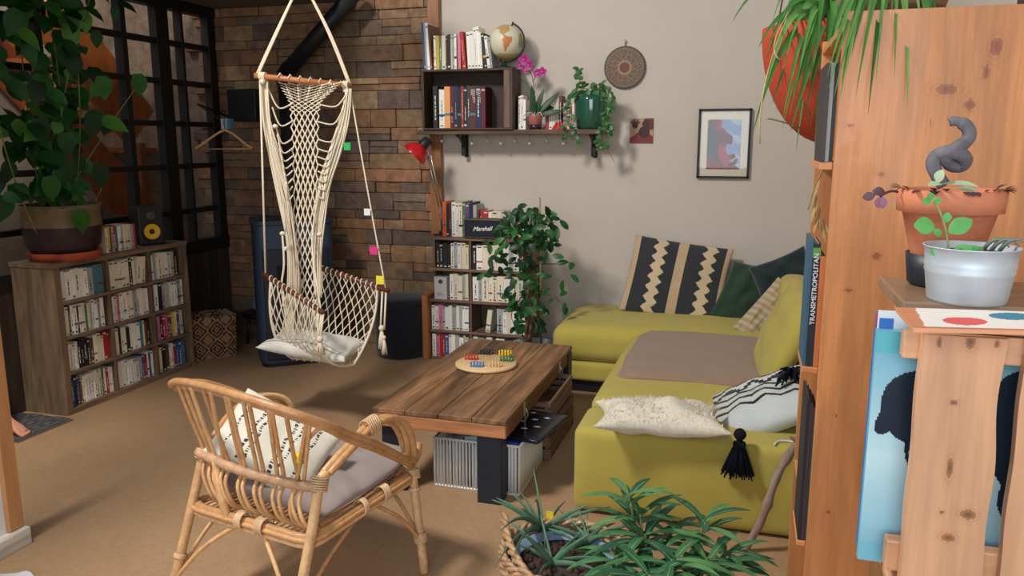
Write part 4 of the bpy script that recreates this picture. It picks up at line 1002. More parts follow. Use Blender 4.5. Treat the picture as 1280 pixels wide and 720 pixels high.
for k in range(11):
    w = .033; item('record_sleeve', 'pale upright sleeve in the white barred basket, %s from the left' % ORD[k], 'record sleeve', (x, wy0+.012, .0085), (x+.03, wy0+.15, (.225 if k > 1 else .21)+.01*rg.random()), c8(*sl[k]), 'paper', group='sleeves in the white basket'); x += w+.003
item('router', 'black electronic box on top of the white basket at its left', 'electronics', (wx0+.03, wy0+.165, .15), (wx0+.25, wy0+.36, .255), BK, 'black')
item('power_strip', 'grey power strip lying behind the white basket contents', 'power strip', (wx0+.02, wy1-.045, .235), (wx0+.30, wy1-.012, .265), c8(130, 134, 140), 'satin')
item('booklet', 'pale blue booklet lying on top in the white barred basket', 'booklet', (wx0+.15, wy0+.02, .236), (wx0+.28, wy0+.15, .268), c8(150, 186, 206), 'paper', R(-8))
item('folder', 'bright blue folder in the white basket beside the pale blue booklet', 'folder', (wx0+.29, wy0+.02, .236), (wx0+.415, wy0+.16, .252), c8(34, 60, 150), 'paper')
m = MB()
for k in range(5):
    b = Vector((wx0+.03+.015*k, wy0+.2, .26)); m.tube(smooth_path([b, b+Vector((-.03, -.05, .05)), b+Vector((.01, -.12, .03)), b+Vector((.07, -.09, .012)), b+Vector((.12, .02, .02))], 6), .0028, BK, 5)
tag(m.build('cable_tangle', M['black']), 'tangle of thin black cables on top of the white barred basket', 'cables')
m = MB(); tp = Vector((-.97, 3.62, .262))
m.rbox(tp, (.12, .20, .012), .012, c8(20, 24, 34), 8)
TY = m.build('tray', M['gloss'], None, weld=.0005); tag(TY, 'glossy black tray with white marks lying across the basket and wooden crate', 'tray'); TY.rotation_euler.z = R(-8)
for k in range(7):
    m = MB(); m.lathe([(.016, 0), (.0001, .0006)], tp+Vector((-.06+.05*(k % 3), -.12+.045*k, .0125)), c8(190, 196, 204), 12, sx=1.3, sy=.7); m.build('mark', M['satin'], TY)
# slatted wooden crate
kx0, kx1, ky0, ky1 = -1.33, -.925, 3.83, 4.40
def crate(x0, x1, y0, y1, z0, z1, label, name='slatted_crate', gap=True):
    K = thing(name, label, 'crate', ((x0+x1)/2, (y0+y1)/2, z0)); CCc = c8(122, 94, 78); n = 3; hh = (z1-z0)/n
    for k in range(n):
        a, b = z0+k*hh+.004, z0+(k+1)*hh-.008
        for A_, B_, mt in (((x0, y0, a), (x0+.012, y1, b), 'woody'), ((x1-.012, y0, a), (x1, y1, b), 'woody'), ((x0+.0125, y0, a), (x1-.0125, y0+.012, b), 'woodx'), ((x0+.0125, y1-.012, a), (x1-.0125, y1, b), 'woodx')):
            m = MB(); m.box(A_, B_, jit(CCc, .12)); m.build('slat', M[mt], K, .002)
    for xx in (x0+.0125, x1-.0325):
        for yy in (y0+.0125, y1-.0325): m = MB(); m.box((xx, yy, z0), (xx+.02, yy+.02, z1-.008), CCc); m.build('corner_post', M['woodz'], K, .001)
    m = MB(); m.box((x0+.0125, y0+.0125, z0), (x1-.0125, y1-.0125, z0+.01), CCc); m.build('bottom', M['woody'], K)
crate(kx0, kx1, ky0, ky1, 0, .20, 'lower slatted wooden crate under the coffee table beside the sofa')
crate(kx0+.02, kx1-.005, ky0+.01, ky1-.02, .201, .318, 'upper slatted wooden crate stacked on the other under the coffee table')

# ================================================================== RATTAN ARMCHAIR
RC_ = thing('rattan_armchair', 'rattan armchair with grey seat pad seen from behind in the foreground', 'chair', (-1.55, 2.45, 0))
RCOL = [c8(206, 160, 108), c8(198, 148, 98), c8(214, 172, 124), c8(188, 138, 92)]
rc = random.Random(2)
def cane(name, pts, r, n=9, sm=5, closed=False, mat='rattan', par=None):
    m = MB(); p = smooth_path(pts, sm) if (sm and len(pts) > 2) else [Vector(q) for q in pts]
    m.tube(p, r if not isinstance(r, list) else r, jit(rc.choice(RCOL), .06, rc), n, closed); return m.build(name, M[mat], par or RC_)
A_, B_, C_, D_ = Vector((-1.85, 2.22, .37)), Vector((-1.31, 2.11, .37)), Vector((-1.205, 2.70, .37)), Vector((-1.74, 2.82, .37))
mA, mB_ = Vector((-1.835, 2.28, .54)), Vector((-1.300, 2.165, .54))
fA, fB, fC, fD = Vector((-1.89, 2.09, 0)), Vector((-1.335, 1.97, 0)), Vector((-1.13, 2.62, 0)), Vector((-1.79, 2.93, 0))
cane('rear_leg', [fA, A_, mA], .0175); cane('front_leg', [fC, C_, (-1.19, 2.66, .50)], .0175); cane('front_leg', [fD, D_, (-1.77, 2.78, .50)], .0175)
# right rear leg runs up into the arm and over in a hoop; its twin likewise on the far side
armR = [mB_+Vector((.01, .03, .03)), OY(425, 572, 2.25), OY(445, 551, 2.34), OY(462, 533, 2.42), OY(485, 522, 2.52), OY(500, 527, 2.58), OY(510, 542, 2.62), OY(514, 565, 2.645), OY(513, 585, 2.66)]
cane('rear_leg', [fB, B_, mB_, mB_+Vector((.01, .03, .03))], [.018]*16, sm=5)
for dx in (-.012, .012):
    cane('arm_hoop', [p+Vector((dx, 0, 0)) for p in armR], .0125)
cane('arm_hoop', [armR[3]+Vector((-.03, .0, -.006)), armR[4]+Vector((-.035, .0, -.004)), armR[5]+Vector((-.035, 0, -.008)), armR[6]+Vector((-.035, 0, -.01)), armR[7]+Vector((-.03, 0, 0))], .0115)
armL = [Vector((-1.90, 2.44, .54)), Vector((-1.90, 2.54, .59)), Vector((-1.88, 2.66, .622)), Vector((-1.85, 2.75, .61)), Vector((-1.81, 2.79, .57)), Vector((-1.79, 2.80, .48))]
for dx in (-.012, .012): cane('arm_hoop', [p+Vector((dx, 0, 0)) for p in armL], .0125)
# bent top rail
rail = [Vector((-1.185, 2.72, .485)), OY(515, 576, 2.62), OY(470, 555, 2.36), OY(433, 541, 2.21), OY(400, 528, 2.10), OY(350, 511, 2.04), OY(300, 495, 2.06), OY(250, 481, 2.14), OY(222, 477, 2.25), OY(217, 481, 2.36), Vector((-2.0, 2.52, .72)), Vector((-1.92, 2.68, .62)), Vector((-1.80, 2.82, .505))]
cane('back_rail', rail, .0145, sm=7)
cane('back_rail', [p+Vector((0, 0, -.020)) + (Vector((.01, .012, 0)) if 2 < i < 11 else Vector()) for i, p in enumerate(rail[1:-1])], .012, sm=7)
railp = smooth_path(rail, 14)
def at_px(path, px):
    best = None
    for q in path:
        d = q-CAM; x = 640+FPX*d.dot(RT)/d.dot(FW)
        if best is None or abs(x-px) < best[0]: best = (abs(x-px), q)
    return best[1]
# wrapped middle rail
mr0, mr1 = mA+Vector((-.015, -.01, .01)), mB_+Vector((.005, -.012, -.005))
m = MB(); pts = [mr0.lerp(mr1, t/60) for t in range(61)]; pts = [p+Vector((0, -.035*math.sin(PI*i/60), 0)) for i, p in enumerate(pts)]
m.tube(pts, [.0155+.003*abs(math.sin(i*.55)) for i in range(61)], c8(190, 150, 116), 10); m.build('wrapped_rail', M['rattan'], RC_)
midp = pts
# back canes
tops_px = [224, 234, 246, 262, 281, 283, 304, 308, 333, 337, 356, 360, 382, 386]
def slat(name, t_px, m_f, b_f, r=.0072):
    tp_ = at_px(railp[14*3:14*9], t_px)+Vector((0, 0, -.012)); mp_ = midp[int(m_f*60)]+Vector((0, .012, 0)); bp_ = A_.lerp(B_, b_f)
    bow = bp_+Vector((0, .012, .07))
    cane(name, [tp_, tp_.lerp(mp_, .5)+Vector((0, .0, 0)), mp_, mp_.lerp(bow, .5)+Vector((-.012, -.02, 0)), bow+Vector((-.006, -.012, -.01)), bow+Vector((.012, .02, -.05)), bow+Vector((.02, .08, -.075))], r, 7, 5)
for k, (tp__, mf, bf) in enumerate([(222, .06, .20), (229, .12, .25), (238, .17, .30), (252, .30, .38), (262, .25, .34), (281, .42, .48), (284, .46, .53), (305, .56, .62), (309, .60, .67), (334, .71, .76), (338, .75, .81), (358, .85, .88), (384, .84, .92), (388, .89, .97)]):
    slat('back_cane', tp__, mf, bf)
s_ = at_px(railp[14*2:14*9], 400); cane('back_cane', [at_px(railp[:14*9], 418)+Vector((0, 0, -.012)), s_+Vector((-.0, 0, -.02)), OY(383, 552, 2.12), OY(377, 572, 2.14), OY(371, 600, 2.15)], .0075, 7)
m = MB(); q = OY(374, 572, 2.135); m.tube([q+Vector((-.002, 0, -.016)), q+Vector((.002, 0, .016))], .011, c8(232, 206, 30), 10); m.build('yellow_sticker', M['paper'], RC_)
# centre post of the back
cane('back_post', [A_.lerp(B_, .34)+Vector((0, -.005, -.02)), A_.lerp(B_, .28)+Vector((0, -.006, .08)), midp[12]+Vector((0, -.004, 0))], .0155, 9)
# seat frame
def ring(off, r, name, zo=0):
    P = [A_, B_, C_, D_]; pts = []
    for k in range(4):
        a, b, c_ = P[k-1], P[k], P[(k+1) % 4]
        for t in (0, .33, .66, 1): 
            p0 = b+(a-b).normalized()*.06; p2 = b+(c_-b).normalized()*.06
            pts.append((p0*(1-t)**2+b*2*t*(1-t)+p2*t*t)+Vector((0, 0, off)))
    cc_ = sum(P, Vector())/4; pts = [p+(p-cc_).normalized()*zo for p in pts]
    cane(name, pts, r, 9, 0, True)
ring(0, .0155, 'seat_frame', .0); ring(-.024, .0085, 'lower_seat_frame', .012); ring(-.004, .009, 'outer_seat_frame', .018)
m = MB()
for k in range(22):
    a = A_.lerp(B_, (k+.5)/22); b = D_.lerp(C_, (k+.5)/22); m.tube([a, (a+b)/2-Vector((0, 0, .012)), b], .005, jit(rc.choice(RCOL), .1, rc), 5)
m.build('seat_canes', M['rattan'], RC_)
# braces
for a, b in ((fA, A_.lerp(B_, .40)), (fA, A_.lerp(D_, .40)), (fB, A_.lerp(B_, .62)), (fB, B_.lerp(C_, .42)), (fC, C_.lerp(B_, .42)), (fC, C_.lerp(D_, .35)), (fD, D_.lerp(A_, .4)), (fD, D_.lerp(C_, .4))):
    leg_top = {0: A_, 1: B_, 2: C_, 3: D_}[[fA, fB, fC, fD].index(a)]
    p0 = a.lerp(leg_top, .30); cane('brace', [p0-Vector((0, 0, .06)), p0, p0.lerp(b, .45)+Vector((0, 0, .02)), b-Vector((0, 0, .025))], .008, 7)
# bindings
def wrap(c, d, L_, r, n=6):
    d = Vector(d).normalized(); m = MB()
    for k in range(n):
        q = Vector(c)+d*(L_*(k/(n-1)-.5)); e = d.orthogonal().normalized(); f = d.cross(e)
        m.tube([q+(e*math.cos(a)+f*math.sin(a))*r+d*(a/6.28*L_/n) for a in [2*PI*i/14 for i in range(14)]], .0032, c8(214, 178, 138), 5, True)
    m.build('binding', M['rattan'], RC_)
dAB = B_-A_; dBC = C_-B_
for c, d, L_, r in ((A_.lerp(B_, .45), dAB, .026, .030), (A_.lerp(B_, .62), dAB, .03, .030), (B_.lerp(C_, .45), dBC, .02, .029), (B_.lerp(C_, .66), dBC, .03, .030), (C_, fC-C_, .03, .026), (fC.lerp(C_, .36), fC-C_, .03, .024), (fA.lerp(A_, .55), fA-A_, .01, .020), (fC.lerp(C_, .84), fC-C_, .008, .021),
                     (armR[3], armR[4]-armR[2], .05, .03), (armR[8]+Vector((0, 0, .03)), (0, 0, 1), .035, .027), (mB_, mB_-B_, .04, .027), (mA, mA-A_, .03, .026)): wrap(c, d, L_, r)
# seat pad (tied to the chair) and cushion
m = MB(); cc_ = (A_+B_+C_+D_)/4; ux = (B_-A_+C_-D_)/4*.98; uy = (D_-A_+C_-B_)/4*.88; cc_ = cc_+(D_-A_)*.07
PC = c8(150, 136, 132)
def padf(sg):
    def f(u, v):
        u = 2*u-1; v = 2*v-1; h = max(0, (1-u**4)*(1-v**4))**.5
        wr_ = noise.noise(Vector((u*2.5, v*1.7, 3)))*.022+abs(noise.noise(Vector((u*1.5+v*3, v*2, 7))))*.03
        return cc_+ux*(u*sg)+uy*v+Vector((0, 0, .045+sg*h*.030+(wr_ if sg > 0 else 0)*h+.05*max(0, v)**3+.03*max(0, -u*sg)**4))
    return f
for sg in (1, -1): m.grid(padf(sg), 56, 56, PC)
o = m.build('seat_pad', M['fabric'], weld=.0005); tag(o, 'crumpled grey cotton seat pad on the rattan armchair', 'seat pad')
rq = random.Random(9)
def scrib(u, v):
    for s0, w_ in ((.30, .016), (.37, .014), (.62, .016), (.69, .012), (.14, .01), (.84, .012)):
        if abs(u-s0-.01*math.sin(v*20)) < w_ and math.sin(v*150)*math.sin(v*41+u*9) > -.1 and .08 < v < .92: return c8(66, 62, 60)
    return c8(226, 222, 206)
c = OY(338, 558, 2.37); pillow('throw_pillow', c+Vector((.0, .02, .0)), (.185, .02, -.085), (.02, .12, .085), .12, scrib, res=110, pinch=.05, label='white cushion with thin black dashed stripes propped in the rattan armchair', wr=.003)

# ================================================================== HANGING MACRAME CHAIR
RP = c8(226, 212, 188)
r0, r1 = W(322, 95, 4.60), W(437, 107, 4.75)
HM = thing('hammock_chair', 'cream macrame rope hammock chair hanging from a wooden rod before the stove', 'hammock chair', (-2.5, 4.2, 2.9))
def rope(name, pts, r=.006, sm=5, n=7, col=RP):
    m = MB(); m.tube(smooth_path(pts, sm) if sm and len(pts) > 2 else pts, r, col, n); return m.build(name, M['rope'], HM)
m = MB(); dr = (r1-r0).normalized(); m.tube([r0-dr*.02, r1+dr*.012], .0165, c8(184, 116, 70), 14); m.build('spreader_rod', M['pinex'], HM)
topp = W(377, -26, 4.66); topp2 = Vector((topp.x, topp.y, 2.93))
for o_ in (-.006, .006):
    rope('suspension_rope', [r0+Vector((o_, 0, .01)), W(346, 40, 4.62)+Vector((o_, 0, 0)), topp], .0062)
    rope('suspension_rope', [r1+Vector((o_, 0, .01)), W(411, 40, 4.72)+Vector((o_, 0, 0)), topp], .0062)
rope('suspension_rope', [topp, topp2], .012)
for e in (r0+dr*.03, r1-dr*.02):
    m = MB()
    for k in range(5): m.tube([e+dr*(.006*k-.012)+Vector((0, .021*math.cos(a), .021*math.sin(a))) for a in [2*PI*i/12 for i in range(12)]], .0055, RP, 6, True)
    m.sphere(e+Vector((0, -.01, -.03)), .018, RP, 8, 6)
    m.build('rod_knot', M['rope'], HM)
# bundles of strands along both edges
hr = random.Random(6); m = MB()
for i in range(11):
    f = i/10; w_ = 4.63+.02*hr.random()
    px = [(326+9*f, 101), (329+8*f, 150), (338+13*f, 200), (349+14*f, 250), (358+12*f, 300), (360+14*f, 345), (356+16*f, 388)]
    m.tube(smooth_path([W(x+hr.uniform(-1, 1), y, w_+.02*k) for k, (x, y) in enumerate(px)], 5), .0048, jit(RP, .05, hr), 6)
m.build('left_strands', M['rope'], HM); m = MB()
for i in range(10):
    f = i/9; w_ = 4.72+.02*hr.random()
    px = [(438-5*f, 111), (435-10*f, 150), (427-16*f, 190), (413-15*f, 232), (405-11*f, 275), (401-9*f, 320), (402-8*f, 372)]
    m.tube(smooth_path([W(x+hr.uniform(-1, 1), y, w_) for k, (x, y) in enumerate(px)], 5), .0048, jit(RP, .05, hr), 6)
m.build('right_strands', M['rope'], HM)
def diamond(m, S, nu, nv, r, sm=3):
    """two families of zigzag strands meeting at knots"""
    for i in range(nu):
        for s0 in (0, 1):
            pts = []
            for j in range(nv+1):
                u = (i+(.5 if j % 2 else (0 if s0 == 0 else 1)))/nu + (.04/nu if s0 else -.04/nu)*(1 if j % 2 else 0)
                pts.append(S(u, j/nv))
            m.tube(pts, r, RP, 5)
            if s0: 
                for j in range(1, nv, 2): m.sphere(pts[j], r*1.7, RP, 6, 4)
# back net: rows given by their left and right edge
rows = [(103, 348, 426, 4.68), (113, 353, 418, 4.68), (124, 360, 404, 4.69), (140, 363, 399, 4.69), (180, 365, 398, 4.70), (230, 367, 397, 4.71), (290, 366, 397, 4.74), (340, 364, 398, 4.77), (385, 362, 398, 4.78)]
def backS(u, v):
    t = v*(len(rows)-1); i = min(int(t), len(rows)-2); f = t-i; a, b = rows[i], rows[i+1]
    y, xl, xr, d = [a[k]*(1-f)+b[k]*f for k in range(4)]
    return W(xl+(xr-xl)*u, y+2.5*math.sin(u*PI)*(1-v), d+.02*math.sin(u*PI))
m = MB(); diamond(m, lambda u, v: backS(u, v), 5, 46, .0047)
for k in range(7):
    a = backS(k/6, 0); q = W(350+76*k/6, 96+10*k/6, 4.63+.1*k/6); m.tube([a, q+Vector((0, -.019, 0)), q+Vector((0, 0, .02)), q+Vector((.006, .02, 0)), a], .0048, RP, 6)
m.build('back_net', M['rope'], HM)
m = MB()   # scallops between net and side bundles
for i, y in enumerate((128, 150, 172, 184, 194, 203, 212, 222, 232, 243)):
    L_ = 339+(y-128)*.19; Rr = 434-(y-128)*.27; xl, xr = 362, 402
    m = MB(); m.tube(smooth_path([W(L_-3, y-16, 4.64), W((L_+xl)/2-2, y+7, 4.66), W(xl+4, y+1, 4.69)], 5), .0046, RP, 6); m.build('side_loop', M['rope'], HM); m = MB()
    m.tube(smooth_path([W(Rr, y-12, 4.72), W((Rr+xr)/2+2, y+5, 4.71), W(xr-5, y+2, 4.70)], 5), .0046, RP, 6); m.build('side_loop', M['rope'], HM)

# arm bars
aL0, aL1 = W(332, 344, 4.64), W(403, 390, 4.40); aR0, aR1 = W(398, 334, 4.95), W(484, 363, 4.72)
BRN = c8(96, 42, 28)
for p, q in ((aL0, aL1), (aR0, aR1)):
    m = MB(); m.tube([p-(q-p)*.03, q+(q-p)*.02], .0145, BRN, 12); m.build('arm_bar', M['satin'], HM)
rope('arm_rope', [r0+dr*.012+Vector((0, 0, -.02)), aL0+Vector((0, 0, .01))], .0058, 0)
rope('arm_rope', [r0+dr*.05+Vector((0, 0, -.03)), W(340, 180, 4.60), W(352, 235, 4.62), W(357, 290, 4.66)], .0045)
rope('arm_rope', [r1+Vector((.0, 0, -.01)), W(459, 235, 4.73), aR1+Vector((-.01, 0, .01))], .0048)
rope('arm_rope', [W(401, 232, 4.72), W(390, 300, 4.66), aL1+Vector((-.01, 0, .02))], .0048)
# seat nets
def seatS(u, v):
    a = aL0.lerp(aL1, .10+.84*u); b = aR0.lerp(aR1, .06+.80*u)
    bot0 = W(366, 462, 4.80).lerp(W(436, 474, 4.58), u); 
    if v < .5:
        t = v*2; c1 = a+Vector((-.02, -.07, -.36)); return a*(1-t)**2+c1*2*t*(1-t)+bot_(u)*t*t
    t = (v-.5)*2; c1 = b+Vector((-.0, .0, -.24)); return bot_(u)*(1-t)**2+(c1 if 1 else 0)*2*t*(1-t)+b*t*t
def bot_(u): return W(366, 449, 4.72).lerp(W(442, 456, 4.62), u)
m = MB(); diamond(m, lambda u, v: seatS(u, v), 8, 22, .0040)
for b_ in (0, 1):
    m.tube([seatS(b_, v/20) for v in range(21)], .008, RP, 6)
for k in range(12):
    for P_, v_ in ((aL0.lerp(aL1, .10+.84*k/11), 0), (aR0.lerp(aR1, .06+.80*k/11), 1)):
        m.tube([P_+Vector((0, .017*math.cos(a), .017*math.sin(a))) for a in [2*PI*i/10 for i in range(10)]], .0042, RP, 5, True)
m.build('seat_net', M['rope'], HM)
m = MB()
for k in range(12):   # strands that join the back to the seat
    f = k/11; a = backS(f, .97); b = bot_(.0+.25*f)+Vector((0, 0, .0)); m.tube(bez(a, (a+b)/2+Vector((-.02+.03*f, .02, -.02)), b, 8), .0046, RP, 5)
    a2 = backS(f*.5, .9); m.tube(bez(a2, W(350+10*f, 400, 4.74), W(362+8*f, 436, 4.72), 8), .0042, RP, 5)
m.build('joining_strands', M['rope'], HM)
def rtassel(p, L_, r):
    m = MB(); m.sphere(p, r*.9, RP, 8, 6)
    for k in range(14):
        a = hr.uniform(0, 6.28); m.tube([p, p+Vector((r*.7*math.cos(a), r*.7*math.sin(a), -L_*.5)), p+Vector((r*math.cos(a), r*math.sin(a), -L_*hr.uniform(.85, 1.05)))], .0042, RP, 5)
    m.build('rope_tassel', M['rope'], HM)
for dx in (-.012, .012): rope('tail_rope', [aR1+Vector((-.02+dx, 0, -.01)), W(478, 412, 4.70)+Vector((dx, 0, 0))], .006, 0)
rtassel(W(477, 410, 4.69), .12, .02); rtassel(W(480, 422, 4.69), .10, .014)
for dx in (-.006, .006): rope('tail_rope', [aL1+Vector((dx, 0, -.01)), W(399, 425, 4.38)+Vector((dx, 0, 0))], .006, 0)
rtassel(W(400, 424, 4.37), .085, .022)
rope('tail_rope', [W(353, 293, 4.62), W(355, 330, 4.6), W(352, 360, 4.6), W(358, 398, 4.58)], .006)
for p in (W(353, 292, 4.62), W(399, 293, 4.72), W(357, 311, 4.62), W(344, 158, 4.62)):
    m = MB(); m.sphere(p, .017, RP, 8, 6, .8); m.build('knot', M['rope'], HM)
for nm, (px, py), col, s_ in (('green_sticker', (434, 183), (40, 170, 84), .022), ('white_sticker', (459, 265), (224, 226, 226), .020), ('pink_sticker', (467, 313), (214, 50, 130), .024), ('yellow_sticker', (475, 350), (232, 218, 60), .025)):
    q = W(px, py, 4.715); m = MB(); m.box(q-Vector((s_, .001, s_)), q+Vector((s_, .001, s_)), c8(*col), None); m.build(nm, M['paper'], HM)
def hamc(u, v): return c8(150, 144, 136) if (.12 < v < .15 or .2 < v < .225 or (.78 < v < .80)) else c8(230, 226, 216)
c = (W(391, 431, 4.70)); pillow('throw_pillow', c, (.29, .0, -.02), (.0, .15, .02), .13, hamc, res=60, pinch=.10, label='white cushion with thin grey stripes lying in the hanging chair seat', wr=.008)
bm_ = MB(); bm_.box((-2.94, topp.y-.05, 2.93), (-2.35, topp.y+.05, 3.02), c8(90, 62, 44)); struct(bm_, 'trim_3', M['woodx'], .004)

# ================================================================== BOOKCASE ON THE RIGHT
BX = .186; PN = c8(206, 138, 84)
BK2 = thing('pine_bookcase', 'tall orange pine bookcase side filling the right of the view', 'bookcase', (.45, 2.3, 0))
def bp_(name, a, b, mt='pinez', col=PN): m = MB(); m.box(a, b, jit(col, .03)); return m.build(name, M[mt], BK2, .002)
m = MB(); m.box((BX, 2.0, 0), (.90, 2.022, 1.935), PN); m.build('side_panel', M['pinez'], BK2, .002)
bp_('side_panel', (BX, 2.58, 0), (.90, 2.602, 1.935)); bp_('back_panel', (.88, 2.0225, 0.02), (.90, 2.5795, 1.93))
for z_ in (.06, .64, 1.10, 1.60, 1.915): bp_('shelf', (BX, 2.0225, z_-.018), (.879, 2.5795, z_), 'piney')
def knotted(knots, base, k1, k2, sx, sz):
    def f(x, z_):
        g_ = noise.noise(Vector((x*sx, 0, z_*sz)))*.10+noise.noise(Vector((x*sx*4, 3, z_*sz*2.5)))*.07; best = None
        c_ = tuple(v*(1+g_) for v in base)
        for kx, kz, rx, rz_ in knots:
            q = math.hypot((x-kx)/rx, (z_-kz)/rz_)
            if q < 1: c_ = mixc(k2, k1, q) 
            elif q < 2.6: c_ = mixc(c_, k1, .45*(.5+.5*math.cos(q*9))*(2.6-q)/1.6)
        return c_
    return f
kn = []
for (px, py, rx, rz_) in ((1245, 58, .013, .019), (1183, 112, .022, .012), (1212, 131, .011, .012), (1101, 218, .006, .005), (1062, 157, .009, .004), (1095, 320, .009, .010), (1060, 363, .010, .004), (1232, 90, .006, .016), (1045, 520, .004, .004), (1035, 640, .004, .004)):
    q = OY(px, py, 1.9995); kn.append((q.x, q.z, rx, rz_))
kf = knotted(kn, PN, c8(178, 108, 66), c8(138, 78, 56), 26, 2.2)
m = MB(); m.grid(lambda u, v: Vector((BX+.001+.54*u, 1.9996, .45+1.484*v)), 135, 330, lambda u, v: kf(BX+.54*u, .45+1.484*v), False); m.build('board_face', M['pinez'], BK2)
# books and thin volumes at its open front
def fbook(x, y, z_, w, d, h, col, label, cat='book', grp='books at the open front of the pine bookcase', txt=None, rot=0, band=None):
    t = thing('book', label, cat, (x, y, z_), R(rot), grp); m = MB()
    m.box((0, 0, 0), (w, .003, h), c8(*col)); m.box((0, .003, 0), (.002, d, h), c8(*col)); m.box((w-.002, .003, 0), (w, d, h), c8(*col))
    if band: m.box((-.0004, -.0004, h-.035), (w+.0004, .02, h-.010), c8(*band))
    m.build('cover', M['paper'], t, 0, True); m = MB(); m.box((.002, .0035, .003), (w-.002, d-.003, h-.003), c8(224, 214, 190)); m.build('pages', M['paper'], t, 0, True)
    if txt:
        a = R(rot); e = Vector((math.cos(a), math.sin(a), 0))
        text('lettering', txt, .0150, Vector((x, y, z_))+e*w*.52+Vector((0, -.0012, .105)), (0, 0, 1), -e, c8(222, 224, 226), M['paper'], t, .0004, 0, 'LEFT', 1.12)
fbook(.149, 2.035, 1.101, .0075, .15, .315, (52, 92, 118), 'thin steel blue tall book at the left edge of the pine bookcase')
fbook(.157, 2.032, 1.101, .0165, .15, .305, (24, 32, 42), 'black comic volume with white vertical title letters beside the pine bookcase edge', txt='TRANSMETROPOLITAN', band=(90, 150, 70))
fbook(.174, 2.030, 1.101, .0118, .15, .275, (196, 112, 62), 'orange-brown tall book next to the black comic volume')
for k, (px, c_) in enumerate(((0, (60, 50, 52)), (.012, (150, 150, 146)), (.024, (34, 40, 52)))):
    fbook(.158+px*.75, 2.0225+.002*k, 1.601, .0083, .2, .225, c_, ['dark brown', 'light grey', 'navy'][k]+' thin volume standing upright high at the pine bookcase edge', grp='thin volumes high in the pine bookcase')
bp_('shelf_lip', (BX-.038, 2.0225, 1.085), (BX-.0005, 2.20, 1.10), 'piney'); bp_('shelf_lip', (BX-.022, 2.0225, .625), (BX-.0005, 2.20, .64), 'piney')
bp_('shelf_lip', (BX-.030, 2.0225, 1.582), (BX-.0005, 2.3, 1.60), 'piney')
for k, c_ in enumerate(((30, 32, 38), (70, 44, 60), (40, 60, 52), (110, 80, 60))):
    fbook(.166+.0070*k, 2.024+.001*k, .641, .0066, .16, .38-.012*k, c_, ['black', 'plum', 'dark green', 'brown'][k]+' thin record standing in the low tier of the pine bookcase', 'record', 'records in the pine bookcase')

# red hanging bowl planter with spider plant, beyond the bookcase
hb = OY(1040, 108, 2.95); hb.x += .0
SPP = thing('spider_plant', 'large spider plant arching out of a red-orange hanging bowl by the bookcase', 'potted plant', hb)
m = MB(); rb_ = .235; zb = hb.z+.19
m.lathe([(rb_*math.sin(a)+.0001, -rb_*1.62*math.cos(a)) for a in [PI/2*i/14 for i in range(15)]]+[(rb_-.012, .0), (rb_*.7, -.06), (.0001, -.07)], (hb.x, hb.y, zb), c8(178, 66, 38), 44); m.build('bowl', M['clay'], SPP)
m = MB()
for k in range(3):
    a = k*2*PI/3+.4; m.tube([Vector((hb.x+rb_*math.cos(a), hb.y+rb_*math.sin(a), zb)), Vector((hb.x, hb.y, 2.93+.5))], .003, c8(120, 100, 80), 5)
m.build('hanging_cord', M['rope'], SPP)
def blade(m, p0, p2, w, lift, r):
    p0 = Vector(p0); p2 = Vector(p2); p1 = p0.lerp(p2, .55); p1.z = max(p0.z, p2.z)+lift
    pts = bez(p0, p1, p2, 16); vs = []
    for i, p in enumerate(pts):
        t = i/16; d = (pts[min(i+1, 16)]-pts[max(i-1, 0)]).normalized(); sd = d.cross(Vector((.15, -1, .25))).normalized(); n_ = sd.cross(d)
        wi = w/2*(.6+.4*math.sin(PI*min(1, t*1.4)))*(1-t**4*.96)
        vs += [p-sd*wi+n_*wi*.3, p, p+sd*wi+n_*wi*.3]
    c1 = jit(c8(*r.choice([(74, 132, 62), (96, 152, 76), (60, 112, 52), (112, 166, 88)])), .12, r)
    fs = [];
    for i in range(16): a = i*3; fs += [(a, a+1, a+4, a+3), (a+1, a+2, a+5, a+4)]
    m.add(vs, fs, c1, True)
br_ = random.Random(11); m = MB()
tips = [(1032, 130, 2.5), (1025, 95, 2.5), (990, 130, 2.45), (978, 150, 2.5), (1008, 60, 2.4), (940, 170, 2.5), (965, 130, 2.6), (1030, 200, 2.5), (915, 28, 2.6), (988, 165, 2.5), (1006, 150, 2.5), (975, 95, 2.6), (1018, 185, 2.55), (955, 110, 2.6), (1000, 120, 2.4), (1012, 100, 2.4), (1030, 105, 2.35), (1040, 90, 2.3), (968, 60, 2.7), (985, 58, 2.6), (1022, 145, 2.5), (995, 190, 2.6), (948, 60, 2.6), (1000, 85, 2.5), (1038, 118, 2.35), (1020, 70, 2.4), (1046, 60, 2.4), (958, 75, 2.6)]
for x, y, d in tips:
    s_ = Vector((hb.x+br_.uniform(-.06, .05), hb.y-.1+br_.uniform(-.05, .05), zb-.04)); blade(m, s_, W(x, y, d), br_.uniform(.024, .034), br_.uniform(.12, .34), br_)
for k in range(40):
    x = br_.gauss(1000, 26); y = br_.uniform(20, 165); s_ = Vector((hb.x+br_.uniform(-.06, .05), hb.y-.1, zb-.04)); blade(m, s_, W(min(x, 1044), y, br_.uniform(2.35, 2.75)), br_.uniform(.022, .032), br_.uniform(.12, .36), br_)
m.build('leaves', M['leaf'], SPP)
m = MB()
for (x0, y0, x1, y1, x2, y2) in ((985, 20, 945, 110, 950, 200), (990, 10, 955, 60, 975, 95), (1000, 160, 975, 150, 957, 168)): m.tube(bez(OY(x0, y0, 2.8), OY(x1, y1, 2.6), OY(x2, y2-20, 2.6), 10), .0025, c8(176, 160, 110), 5)
m.build('runner', M['bark'], SPP)
